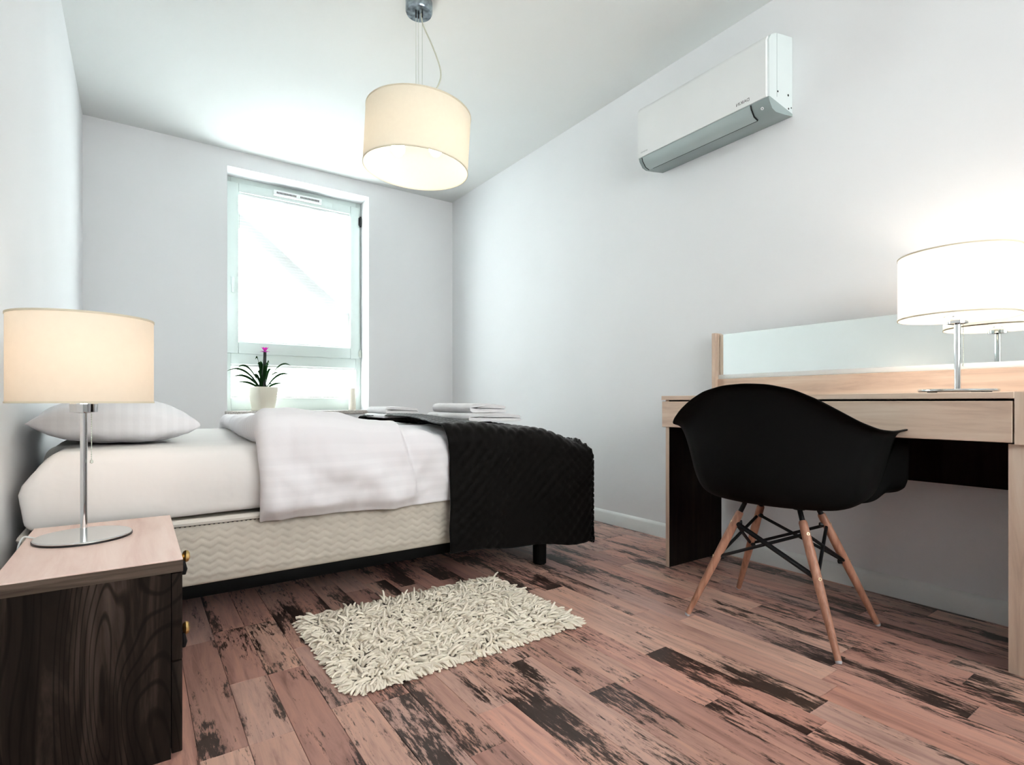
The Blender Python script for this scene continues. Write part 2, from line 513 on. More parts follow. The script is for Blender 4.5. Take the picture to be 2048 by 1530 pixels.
def baseboard(name, pts_fn):
    prof = [(0, 0), (0.014, 0), (0.014, 0.062), (0.010, 0.070), (0.005, 0.075), (0, 0.078)]
    bm = bmesh.new()
    pts_fn(bm, prof)
    return obj(name, bm, M['trim'], kind='structure')
baseboard('baseboard_right', lambda bm, p: extrude_y(bm, [(XR - a, b) for a, b in p], YF, YB))
baseboard('baseboard_left', lambda bm, p: extrude_y(bm, [(XL + a, b) for a, b in p], YF, YB))
def bb_back(bm, p):
    extrude_y(bm, [(a, b) for a, b in p], XL + 0.014, XR - 0.014)
    for v in bm.verts:
        v.co = Vector((v.co.y, YB - v.co.x, v.co.z))
baseboard('baseboard_back', bb_back)

# ---- laminate strips, each a piece of its own
SW = 0.0919
plank_mesh = {}
def plank(width, length):
    key = (round(width, 4), round(length, 3))
    if key not in plank_mesh:
        bm = B(-width / 2 + 0.0004, width / 2 - 0.0004, -length / 2 + 0.0004, length / 2 - 0.0004, -0.004, 0.0)
        top = [e for e in bm.edges if all(v.co.z > -0.001 for v in e.verts)]
        bmesh.ops.bevel(bm, geom=top, offset=0.0007, segments=1, affect='EDGES')
        me = bpy.data.meshes.new('plank')
        bmesh.ops.recalc_face_normals(bm, faces=bm.faces)
        bm.to_mesh(me); bm.free()
        me.materials.append(M['plank'])
        plank_mesh[key] = me
    return plank_mesh[key]
rest = []
count = 0
FL = WLOC[floor.name]
prng = random.Random(21)
n = -13
while True:
    xa = 0.839 + SW * n
    xb = xa + SW
    n += 1
    if xb <= XL: continue
    if xa >= XR: break
    xa, xb = max(xa, XL), min(xb, XR)
    if xb - xa < 0.004: continue
    y = YF - prng.choice((0.0, 0.1, 0.2, 0.3))
    while y < YB:
        ln = prng.choice((0.30, 0.38, 0.46, 0.54, 0.62))
        ya, yb = y, y + ln
        y = yb
        ya2, yb2 = max(ya, YF), min(yb, YB)
        if yb2 - ya2 < 0.02: continue
        hidden_bed = ya2 > 2.35 and xb < 1.6
        if yb2 < 0.12 or hidden_bed or count >= 298:
            rest.append((xa, xb, ya2, yb2)); continue
        o = bpy.data.objects.new('plank', plank(xb - xa, yb2 - ya2))
        COL.objects.link(o)
        o.parent = floor
        o.location = Vector(((xa + xb) / 2, (ya2 + yb2) / 2, 0)) - FL
        count += 1
bm = bmesh.new()
for xa, xb, ya, yb in rest:
    box(bm, xa + 0.0004, xb - 0.0004, ya + 0.0004, yb - 0.0004, -0.004, 0.0)
obj('more_planks', bm, M['plank'], floor, kind='stuff', smooth=None)

# ---------------------------------------------------------------- window
YW = 4.495                                            # room-side face of the window frame
win = thing('window_1', (1.045, YW, OZ0), kind='structure')
bm = bmesh.new()
box(bm, OX0, 0.575, YW, YW + 0.07, OZ0, OZ1, 0.003)
box(bm, 1.520, OX1, YW, YW + 0.07, OZ0, OZ1, 0.003)
box(bm, 0.575, 1.520, YW, YW + 0.07, 2.345, OZ1, 0.003)
box(bm, 0.575, 1.520, YW, YW + 0.07, 1.02, 1.115, 0.003)
box(bm, 0.575, 1.520, YW, YW + 0.07, OZ0, 0.765, 0.003)
obj('frame', bm, M['upvc'], win)
bm = bmesh.new()
SY0, SY1 = YW - 0.018, YW + 0.05
box(bm, 0.547, 0.624, SY0, SY1, 1.098, 2.375, 0.006)
box(bm, 1.468, 1.545, SY0, SY1, 1.098, 2.375, 0.006)
box(bm, 0.624, 1.468, SY0, SY1, 2.308, 2.375, 0.006)
box(bm, 0.624, 1.468, SY0, SY1, 1.098, 1.185, 0.006)
sash = obj('sash', bm, M['upvc'], win)
obj('pane', B(0.620, 1.472, YW + 0.030, YW + 0.038, 1.180, 2.312), M['glass'], win, smooth=None)
obj('pane', B(0.572, 1.523, YW + 0.040, YW + 0.048, 0.760, 1.025), M['glass'], win, smooth=None)
bm = bmesh.new()
box(bm, 0.570, 0.596, SY0 - 0.012, SY0, 1.60, 1.67, 0.004)
box(bm, 0.573, 0.593, SY0 - 0.032, SY0 - 0.012, 1.545, 1.66, 0.006)
obj('handle', bm, M['upvc'], sash)
for za, zb, nm in ((2.215, 2.30, 'dark'), (1.11, 1.17, 'pale')):
    bm = bmesh.new()
    lathe(bm, [(0, za), (0.008, za), (0.008, zb), (0, zb)], 1.551, SY0 - 0.004, 10)
    box(bm, 1.536, 1.551, SY0 - 0.006, SY0 + 0.004, za + 0.01, zb - 0.01)
    obj('hinge', bm, M['black'] if nm == 'dark' else M['wire'], win)
vent = obj('vent', B(0.865, 1.225, SY0 - 0.030, SY0, 2.332, 2.372, 0.004), M['trim'], win)
bm = bmesh.new()
for g0 in (0.885, 1.060):
    for k in range(14):
        x = g0 + k * 0.0105
        box(bm, x, x + 0.0062, SY0 - 0.0312, SY0 - 0.0295, 2.343, 2.358)
obj('vent_slots', bm, M['slot'], vent, smooth=None)
# granite sill
obj('window_sill', B(0.512, 1.60, YB - 0.045, YW + 0.02, 0.642, OZ0, 0.003), M['granite'], win)

def pleated_blind(label, x0, x1, z0, z1, y, stack=0.0):
    t = thing('pleated_blind', ((x0 + x1) / 2, y, z0), label, 'blind', 'pleated blinds in the window')
    obj('head_rail', B(x0, x1, y - 0.012, y + 0.008, z1 - 0.016, z1, 0.002), M['trim'], t)
    obj('bottom_rail', B(x0 + 0.002, x1 - 0.002, y - 0.011, y + 0.008, z0, z0 + 0.014, 0.002), M['trim'], t)
    verts, faces = [], []
    za, zb = z0 + 0.014, z1 - 0.016
    nf = int(round((zb - za) / 0.0105)); nf += nf % 2
    for i in range(nf + 1):
        z = za + (zb - za) * i / nf
        yy = y + (0.002 if i % 2 else -0.002)
        verts += [(x0, yy, z), (x1, yy, z)]
    for i in range(nf):
        faces.append((2 * i, 2 * i + 1, 2 * i + 3, 2 * i + 2))
    raw('pleated_fabric', verts, faces, M['blind'], t, smooth=None)
    for x in (x0 + 0.006, x1 - 0.006):
        obj('tension_cord', tube(bmesh.new(), [(x, y - 0.006, z0), (x, y - 0.006, z1)], 0.0012, 6), M['wire'], t)
    obj('pull_tab', B((x0 + x1) / 2 - 0.025, (x0 + x1) / 2 + 0.025, y - 0.016, y - 0.011, z0 + 0.002, z0 + 0.012, 0.001), M['trim'], t)
    return t
pleated_blind('tall white pleated blind glowing in the upper window sash', 0.6255, 1.4665, 1.1865, 2.3065, YW + 0.012)
pleated_blind('low white pleated blind behind the plant in the bottom window light', 0.5765, 1.5185, 0.7665, 1.0185, YW + 0.022)

# steel brace on the outside of the building, crossing the upper pane
bm = bmesh.new()
box(bm, -0.95, 0.95, 0.0, 0.02, -0.052, 0.052, 0.002)
ang = math.atan2(-0.69, 0.838)
mt = Matrix.Translation((1.047, YB + WT + 0.0005, 1.800)) @ Matrix.Rotation(-ang, 4, 'Y')
bmesh.ops.transform(bm, matrix=mt, verts=bm.verts)
obj('diagonal_brace', bm, M['brace'], label='grey diagonal bar outside, showing as a slanting stripe through the upper blind', cat='brace')

# ================================================================ bed
BX0, BX1, BY0, BY1 = -0.250, 1.700, 1.885, 3.275
bed = thing('bed_base', ((BX0 + BX1) / 2, (BY0 + BY1) / 2, 0), 'cream zigzag quilted divan base on black legs under the mattress', 'bed base')
obj('box_frame', B(BX0, BX1, BY0 + 0.006, BY1, 0.172, 0.372, 0.012, 3), M['quilt'], bed)
# chevron quilted front, real relief
verts, faces = [], []
nx, nz = 420, 44
PERX, PERZ = 0.046, 0.0235
for j in range(nz + 1):
    for i in range(nx + 1):
        x = BX0 + 0.012 + (BX1 - BX0 - 0.024) * i / nx
        z = 0.182 + 0.176 * j / nz
        tri = abs(((x / PERX) % 1.0) - 0.5) * 2
        ph = (z / PERZ + 0.62 * tri) % 1.0
        g = max(0.0, 1 - abs(ph - 0.5) / 0.22)
        edge = min(1.0, min(j, nz - j) / 5.0, min(i, nx - i) / 5.0)
        puff = 0.004 + 0.0045 * math.sqrt(max(0, 1 - ((z - 0.27) / 0.095) ** 2))
        verts.append((x, BY0 + 0.006 - edge * (puff - 0.0035 * g), z))
for j in range(nz):
    for i in range(nx):
        a = j * (nx + 1) + i
        faces.append((a, a + 1, a + nx + 2, a + nx + 1))
raw('quilted_side', verts, faces, M['quilt'], bed, smooth=60)
bm = bmesh.new()
rr = 0.012
loop = [(BX0 + rr, BY0, 0.368), (BX1 - rr, BY0, 0.368), (BX1, BY0 + rr, 0.368), (BX1, BY1 - rr, 0.368), (BX1 - rr, BY1, 0.368), (BX0 + rr, BY1, 0.368), (BX0, BY1 - rr, 0.368), (BX0, BY0 + rr, 0.368), (BX0 + rr, BY0, 0.368)]
tube(bm, loop, 0.0105, 8)
obj('piping', bm, M['piping'], bed)
bm = bmesh.new()
for i in range(150):
    x = BX0 + 0.02 + i * 0.0128
    box(bm, x, x + 0.005, BY0 - 0.0012, BY0 + 0.004, 0.3555, 0.3572)
obj('stitching', bm, M['slot'], bed, smooth=None, kind='stuff')
obj('added_dark_block', B(BX0 + 0.03, BX1 - 0.03, BY0 + 0.03, BY1 - 0.03, 0.128, 0.1725, 0.004), M['bedleg'], bed)  # added black block that darkens the gap under the base
for lx, ly in ((1.500, 1.935), (1.500, 3.22), (0.70, 2.58), (-0.15, 1.965), (-0.15, 3.22)):
    bm = bmesh.new()
    lathe(bm, [(0, 0), (0.026, 0), (0.030, 0.004), (0.032, 0.174), (0, 0.174)], lx, ly, 20)
    obj('leg', bm, M['bedleg'], bed)

def rounded_box(x0, x1, y0, y1, z0, z1, r, step, disp=None):
    """All six faces gridded, corners rounded by r, optional displacement along the normal."""
    def axis(a, b):
        k = max(1, int(round((b - a - 2 * r) / step)))
        c = [a + r + (b - a - 2 * r) * i / k for i in range(k + 1)]
        e = [a + r * (1 - math.cos(PI / 2 * q / 4)) for q in range(4)]
        f = [b - r * (1 - math.cos(PI / 2 * q / 4)) for q in range(3, -1, -1)]
        return e + c + f
    ax = [axis(x0, x1), axis(y0, y1), axis(z0, z1)]
    lo = (x0 + r, y0 + r, z0 + r); hi = (x1 - r, y1 - r, z1 - r)
    idx, verts, faces = {}, [], []
    def vert(p):
        key = tuple(round(c, 6) for c in p)
        if key not in idx:
            inner = Vector([min(max(p[i], lo[i]), hi[i]) for i in range(3)])
            d = Vector(p) - inner
            nrm = d.normalized() if d.length > 1e-9 else Vector((0, 0, 1))
            q = inner + nrm * r
            if disp:
                q = q + nrm * disp(q, nrm)
            idx[key] = len(verts); verts.append(q)
        return idx[key]
    for a, b, c in ((0, 1, 2), (1, 2, 0), (2, 0, 1)):
        for side in (0, 1):
            cv = (ax[c][0], ax[c][-1])[side]
            A, Bx = ax[a], ax[b]
            for i in range(len(A) - 1):
                for j in range(len(Bx) - 1):
                    quad = []
                    for u, v in ((i, j), (i + 1, j), (i + 1, j + 1), (i, j + 1)):
                        p = [0, 0, 0]; p[a] = A[u]; p[b] = Bx[v]; p[c] = cv
                        quad.append(vert(p))
                    faces.append(tuple(quad) if side else tuple(reversed(quad)))
    return verts, faces

def sm(a, b, x):
    t = min(1, max(0, (x - a) / (b - a)))
    return t * t * (3 - 2 * t)
def foot_droop(x):
    return 0.080 * sm(1.42, 1.73, x)
def sheet_disp(q, nrm):
    d = 0.006 * fbm((q.x * 3, q.y * 3, q.z * 9), 3)
    if nrm.y < -0.5:      # soft horizontal drag lines on the side and a wavy hem
        d += 0.004 * math.sin(q.z * 40 + 3 * fbm((q.x * 2, 0, 1.7), 2)) * (0.5 + 0.5 * fbm((q.x * 3, 5, 0), 2))
        d += 0.012 * math.sin((q.z - 0.38) / 0.21 * PI)
    return d
v_, f_ = rounded_box(BX0, BX1 - 0.01, BY0, BY1, 0.381, 0.594, 0.035, 0.025, sheet_disp)
for i, p in enumerate(v_):   # drawn-in corner at the head end, over the nightstand
    if p.x < BX0 + 0.15 and p.z > 0.5:
        p.x += 0.06 * (p.z - 0.5) / 0.1 * max(0, (BX0 + 0.15 - p.x) / 0.15) * (1.0 if p.y < 2.2 else 0.3)
for p in v_:                 # the mattress rounds off towards the foot
    p.z -= (foot_droop(p.x) + 0.010 * sm(1.42, 1.6, p.x)) * max(0, (p.z - 0.381) / 0.213)
raw('mattress', v_, f_, M['sheet'], smooth=60, label='white mattress with fitted sheet on the quilted divan base', cat='mattress')

# ---- draped covers: an arc-length path over the mattress (y, z) offset along its normal
def drape_path(y_near, z_near, y_far, z_far, ztop, rad, step):
    pts = []
    def seg(a, b):
        d = math.dist(a, b); k = max(1, int(d / step))
        for i in range(k):
            t = i / k
            pts.append(((a[0] + (b[0] - a[0]) * t, a[1] + (b[1] - a[1]) * t), None))
    def with_n(nv, start):
        for i in range(start, len(pts)):
            pts[i] = (pts[i][0], nv)
    s = len(pts); seg((y_near, z_near), (y_near, ztop - rad)); with_n((-1, 0), s)
    k = max(4, int(rad * PI / 2 / step))
    for i in range(k):
        a = PI / 2 * i / k
        pts.append(((y_near + rad - rad * math.cos(a), ztop - rad + rad * math.sin(a)), (-math.cos(a), math.sin(a))))
    s = len(pts); seg((y_near + rad, ztop), (y_far - rad, ztop)); with_n((0, 1), s)
    for i in range(k):
        a = PI / 2 * i / k
        pts.append(((y_far - rad + rad * math.sin(a), ztop - rad + rad * math.cos(a)), (math.sin(a), math.cos(a))))
    s = len(pts); seg((y_far, ztop - rad), (y_far, z_far)); with_n((1, 0), s)
    pts.append(((y_far, z_far), (1, 0)))
    return pts

def sm(a, b, x):
    t = min(1, max(0, (x - a) / (b - a)))
    return t * t * (3 - 2 * t)

def build_duvet():
    path = drape_path(1.868, 0.348, 3.290, 0.42, 0.598, 0.045, 0.014)
    npth = len(path)
    x0, x1 = 0.300, 1.16
    cols = []
    for i in range(14):
        a = math.radians(-80 + 170 * i / 14)
        cols.append((x0 + 0.042 * (1 - math.cos(a)), 0.5 + 0.5 * math.sin(a)))
    k = 66
    cols += [(x0 + 0.042 + (x1 - x0 - 0.042) * i / k, 1.0) for i in range(k + 1)]
    verts, uvs = [], []
    acc = [0.0]
    for (a, _), (b, _) in zip(path, path[1:]):
        acc.append(acc[-1] + math.dist(a, b))
    tot = acc[-1]
    for ci, (x, roll) in enumerate(cols):
        for pi_, ((py, pz), (ny, nz_)) in enumerate(path):
            arc = acc[pi_]
            near = sm(0.34, 0.10, arc)             # 1 on the near hanging side
            top = nz_ if nz_ > 0 else 0
            body = 0.074 - 0.046 * sm(0.52, 0.98, x)
            D = body * (0.35 + 0.65 * max(top, 0.15)) + 0.012 * math.sin(x * 5 + arc * 2.2) * top
            D -= 0.018 * sm(0.85, 1.05, x)
            # the folded layer ends on a slanting edge at the near side
            fold = 0.785 + 0.05 * sm(0.30, 0.0, arc)
            step_ = 0.034 * (1 - sm(fold, fold + 0.012, x)) * sm(0.50, 0.22, arc)
            D += step_
            hemc = sm(0.0, 0.05, min(arc, tot - arc))
            D = D * (0.30 + 0.70 * hemc)
            wr = 0.014 * fbm((x * 5.0, arc * 5.0, 2.0), 4)
            dg = (x * 0.8 + arc * 1.0)
            wr += 0.015 * math.sin(dg * 22 + 4 * fbm((x * 3, arc * 3, 7.0), 2)) * sm(0.42, 0.16, arc) * (0.4 + 0.6 * sm(0.45, 0.75, x))
            wr += 0.009 * fbm((x * 13.0, arc * 10.0, 5.0), 3) * (0.3 + near)
            D = max(0.002, D + wr) * roll - 0.010 * (1 - roll) ** 2 + 0.003
            hem = -0.004 * near * math.sin(x * 9 + 0.6) * sm(0.12, 0.0, arc)
            
            # the near edge drifts to the foot as it hangs down, the far edge lies back
            xs = x + (0.020 * sm(0.28, 0.0, arc) + 0.065 * sm(0.4, 1.6, arc) * (1 - sm(0.3, 0.8, x))) + 0.012 * fbm((arc * 4, 3.0, x), 2)
            verts.append((xs, py + ny * D, pz + nz_ * D + hem))
            uvs.append((x, arc))
    faces = []
    for c in range(len(cols) - 1):
        for p in range(npth - 1):
            a = c * npth + p
            faces.append((a, a + npth, a + npth + 1, a + 1))
    o = raw('duvet', verts, faces, M['linen'], uvs=uvs, smooth=70, label='white striped cotton duvet folded over the middle of the bed', cat='duvet')
    md = o.modifiers.new('thickness', 'SOLIDIFY'); md.thickness = 0.008; md.offset = -1
    sb = o.modifiers.new('soft', 'SUBSURF'); sb.levels = 1; sb.render_levels = 1
    return o
build_duvet()

def build_spread():
    path = drape_path(1.852, 0.105, 3.305, 0.16, 0.607, 0.050, 0.0085)
    npth = len(path)
    acc = [0.0]
    for (a, _), (b, _) in zip(path, path[1:]):
        acc.append(acc[-1] + math.dist(a, b))
    tot = acc[-1]
    x0, x1, rad = 0.985, 1.735, 0.07
    cols = []                                          # (x, drop, arc)
    k = 78
    for i in range(k + 1):
        x = x0 + (x1 - rad - x0) * i / k
        cols.append((x, 0.0, x - x0, 0.0))
    for i in range(1, 10):
        a = PI / 2 * i / 9
        cols.append((x1 - rad + rad * math.sin(a), rad * (1 - math.cos(a)), x1 - rad - x0 + rad * a, math.sin(a)))
    for i in range(1, 40):
        cols.append((x1, rad + 0.43 * i / 39, x1 - rad - x0 + rad * PI / 2 + 0.43 * i / 39, 1.0))
    verts, faces = [], []
    for (x, drop, s, foot) in cols:
        for pi_, ((py, pz), (ny, nz_)) in enumerate(path):
            arc = acc[pi_]
            near = sm(0.50, 0.40, arc)
            # diamond quilting
            a = (s + arc) / 0.052; b = (s - arc) / 0.052
            da = abs((a % 1) - 0.5) * 2; db = abs((b % 1) - 0.5) * 2
            q = 0.0065 * (1 - max(da, db) ** 3)
            base = 0.030 * (1 - sm(0.10, 0.38, s)) + 0.006
            edge = sm(0.0, 0.018, s)
            top = max(nz_, 0)
            D = base * (0.45 + 0.55 * top) + q * edge + 0.006 * fbm((x * 4, arc * 3, 1.0), 3) + 0.018 * top * math.sin(min(1, max(0, (arc - 0.5) / 1.4)) * PI)
            D += 0.010 * near * sm(0.35, 0.0, arc) * math.sin(s * 11 + 1.0)
            D = max(0.004, D)
            yy, zz = py + ny * D, pz + nz_ * D
            zz -= foot_droop(x) * min(1, max(0, (zz - 0.30) / 0.30))
            ztop = 0.607 + 0.012 - drop - foot_droop(x)
            if zz > ztop and foot > 0:
                zz = ztop + (q + 0.012 * (1 - min(1, drop / rad))) * (1 - min(1, drop / 0.12))
                zz = max(zz, 0.02)
            # hem: lower towards the foot, small waves
            if near > 0:
                tt = sm(0.30, 0.0, arc)
                zz += tt * (0.045 - 0.060 * sm(0.0, 0.74, s) + 0.006 * math.sin(s * 17))
            zz = max(zz, 0.085)
            xx = x + (0.006 * fbm((arc * 6, 9, zz), 2) + 0.012 * math.sin(arc * 9) * sm(0.4, 0.5, arc)) * (1 - sm(0, 0.3, s)) + q * foot
            xx += 0.16 * sm(0.45, 1.6, arc) * (1 - sm(0.0, 0.42, s))
            verts.append((xx, yy, zz))
    for c in range(len(cols) - 1):
        for p in range(npth - 1):
            a = c * npth + p
            faces.append((a, a + npth, a + npth + 1, a + 1))
    o = raw('bedspread', verts, faces, M['spread'], smooth=70, label='dark brown diamond-quilted bedspread hanging over the foot of the bed', cat='bedspread')
    md = o.modifiers.new('thickness', 'SOLIDIFY'); md.thickness = 0.005; md.offset = 1
    return o
build_spread()

def pillow():
    nu, nv = 48, 56
    W, Ln, H = 0.205, 0.315, 0.092
    verts, faces = [], []
    def pt(u, v, side):
        # outline pulled in between pointed corners
        ox = W * u * (1 - 0.075 * (1 - v * v) * u * u) * (1 + 0.05 * abs(v) ** 6)
        oy = Ln * v * (1 - 0.06 * (1 - u * u) * v * v)
        h = H * (max(0, 1 - abs(u) ** 2.4) ** 0.48) * (max(0, 1 - abs(v) ** 3.0) ** 0.28)
        w = 0.006 * fbm((ox * 9, oy * 7, side * 3.0), 3) * min(1, h / 0.03)
        w += 0.004 * math.sin(math.atan2(oy, ox) * 18) * (max(abs(u), abs(v)) ** 4) * (1 if h > 0.004 else 0)
        z = side * (h + w) * (0.92 if side > 0 else 0.72)
        return Vector((ox, oy, z))
    for side in (1, -1):
        o = len(verts)
        for i in range(nu + 1):
            u = math.sin(PI / 2 * (2 * i / nu - 1))
            for j in range(nv + 1):
                v = math.sin(PI / 2 * (2 * j / nv - 1))
                verts.append(pt(u, v, side))
        for i in range(nu):
            for j in range(nv):
                a = o + i * (nv + 1) + j
                q = (a, a + nv + 1, a + nv + 2, a + 1)
                faces.append(q if side > 0 else tuple(reversed(q)))
    mt = Matrix.Translation((-0.055, 2.345, 0.662)) @ Matrix.Rotation(math.radians(2), 4, 'Z') @ Matrix.Rotation(math.radians(2.0), 4, 'Y')
    verts = [mt @ p for p in verts]
    return raw('pillow', verts, faces, M['linen_y'], smooth=60, label='white striped pillow at the head of the bed against the wall', cat='pillow')
pillow()

def towel(label, x0, x1, y0, y1, z0, h, seed, group):
    """Towel folded in half: two layers joined by a rolled fold on the -x side, open layers on the -y side."""
    verts, faces = [], []
    hh = h / 2
    r = hh / 2
    # closed outline of the folded section in (x, z), left fold is round
    sec = []
    sec += [(x1 - 0.006, z0 + 0.001), (x1, z0 + hh * 0.5), (x1 - 0.005, z0 + hh * 0.94)]
    sec += [(x1 - 0.03, z0 + hh * 0.985), (x0 + 0.05, z0 + hh * 0.99), (x0 + 0.036, z0 + hh), (x0 + 0.05, z0 + hh * 1.01), (x1 - 0.034, z0 + hh * 1.015)]
    sec += [(x1 - 0.010, z0 + hh * 1.06), (x1 - 0.004, z0 + hh * 1.5), (x1 - 0.012, z0 + h)]
    for i in range(1, 6):
        sec.append((x1 - 0.012 + (x0 + hh - x1 + 0.012) * i / 6, z0 + h))
    for i in range(9):
        a = PI / 2 + PI * i / 8
        sec.append((x0 + hh + hh * math.cos(a), z0 + hh + hh * math.sin(a)))
    for i in range(1, 6):
        sec.append((x0 + hh + (x1 - 0.006 - x0 - hh) * i / 6, z0 + 0.0005))
    ns = len(sec)
    ny = 20
    for j in range(ny + 1):
        t = j / ny
        y = y0 + (y1 - y0) * t
        e = min(t, 1 - t) * (y1 - y0)
        sq = 1.0 if e > 0.012 else 0.80 + 0.20 * math.sqrt(max(0, 1 - (1 - e / 0.012) ** 2))
        for (x, z) in sec:
            d = 0.004 * fbm((x * 8 + seed, y * 8, z * 20), 3)
            zc = z0 + (hh * 0.5 if z < z0 + hh else hh * 1.5)
            zz = zc + (z - zc) * sq
            sag = -0.010 * sm((x0 + x1) / 2, x1, x) * ((z - z0) / h)
            verts.append((x + d, y + 0.5 * d, max(z0, zz + sag + d * 0.5 * (z - z0) / h)))
    for j in range(ny):
        for i in range(ns):
            k = (i + 1) % ns
            faces.append((j * ns + i, j * ns + k, (j + 1) * ns + k, (j + 1) * ns + i))
    # end caps as fans per layer
    for row, rev in ((0, False), (ny, True)):
        c1 = len(verts); verts.append(((x0 + x1) / 2, y0 if row == 0 else y1, z0 + hh * 0.5))
        c2 = len(verts); verts.append(((x0 + x1) / 2, y0 if row == 0 else y1, z0 + hh * 1.5))
        for i in range(ns):
            k = (i + 1) % ns
            zc = (sec[i][1] + sec[k][1]) / 2
            c = c1 if zc < z0 + hh else c2
            f = (row * ns + k, row * ns + i, c)
            faces.append(tuple(reversed(f)) if rev else f)
    return raw('towel', verts, faces, M['towel'], smooth=60, label=label, cat='towel', group=group)
G = 'folded towels on the bedspread'
towel('larger folded white towel under another, in the stack nearer the bed end', 1.225, 1.517, 2.10, 2.53, 0.641, 0.040, 1, G)
towel('folded white towel on top of the stack nearer the bed end', 1.238, 1.440, 2.112, 2.49, 0.6815, 0.044, 2, G)
towel('folded white towel at the bottom of the far stack by the window', 1.150, 1.420, 2.92, 3.24, 0.641, 0.024, 3, G)
towel('folded white towel on top of the far stack by the window', 1.160, 1.370, 2.93, 3.23, 0.6655, 0.040, 4, G)

# ================================================================ nightstand
nx0, nx1, ny0, ny1, nzt = -0.216, 0.078, 1.300, 1.825, 0.408
ns_ = thing('nightstand', ((nx0 + nx1) / 2, (ny0 + ny1) / 2, 0), 'wooden bedside cabinet, body coloured in shade, with pale pinkish top and brass knobs', 'nightstand')
obj('top_surface', B(nx0, nx1, ny0, ny1, nzt - 0.003, nzt, 0.001, 1), M['wood_pink'], ns_, label='pale pinkish wooden top')
obj('top_board', B(nx0, nx1, ny0, ny1, nzt - 0.026, nzt - 0.003), M['wood_shaded_y'], ns_)
bm = bmesh.new()
extrude = [(nx0 + 0.003, 0.0), (nx1 - 0.021, 0.0), (nx1 - 0.021, nzt - 0.026), (nx0 + 0.003, nzt - 0.026)]
for ya, yb in ((ny0 + 0.003, ny0 + 0.021), (ny1 - 0.021, ny1 - 0.003)):
    obj('side_panel', extrude_y(bmesh.new(), extrude, ya, yb), M['wood_shaded'], ns_, smooth=None)
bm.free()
obj('back_panel', B(nx0 + 0.004, nx0 + 0.012, ny0 + 0.021, ny1 - 0.021, 0.03, nzt - 0.026), M['wood_shaded'], ns_, smooth=None)
obj('plinth', B(nx1 - 0.050, nx1 - 0.035, ny0 + 0.021, ny1 - 0.021, 0.0, 0.05), M['wood_shaded'], ns_, smooth=None)
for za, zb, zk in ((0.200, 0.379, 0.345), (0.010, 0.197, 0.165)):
    d = obj('drawer', B(nx1 - 0.020, nx1 - 0.001, ny0 + 0.003, ny1 - 0.003, za, zb, 0.002), M['wood_shaded'], ns_)
    bm = bmesh.new()
    mt = Matrix.Translation((nx1 - 0.002, 1.575, zk)) @ Matrix.Rotation(PI / 2, 4, 'Y')
    lathe(bm, [(0, 0), (0.013, 0), (0.014, 0.002), (0.010, 0.004), (0.0055, 0.006), (0.005, 0.016), (0.012, 0.019), (0.0155, 0.024), (0.013, 0.030), (0.006, 0.033), (0, 0.034)], 0, 0, 14, mat=mt)
    for v in bm.verts:
        rel = v.co - Vector((nx1 - 0.002, 1.575, zk))
        v.co += 0.0025 * noise.noise(v.co * 160) * Vector((0.6, 1, 1)) if rel.x > 0.014 else Vector((0, 0, 0))
    obj('knob', bm, M['brass'], d, label='ornate brass knob')
    bm = bmesh.new()
    tube(bm, [(nx1 + 0.016, 1.566, zk - 0.008), (nx1 + 0.018, 1.566, zk - 0.03), (nx1 + 0.016, 1.566, zk - 0.042)], [0.004, 0.0075, 0.006], 8)
    obj('knob_drop', bm, M['blackmetal'], d)

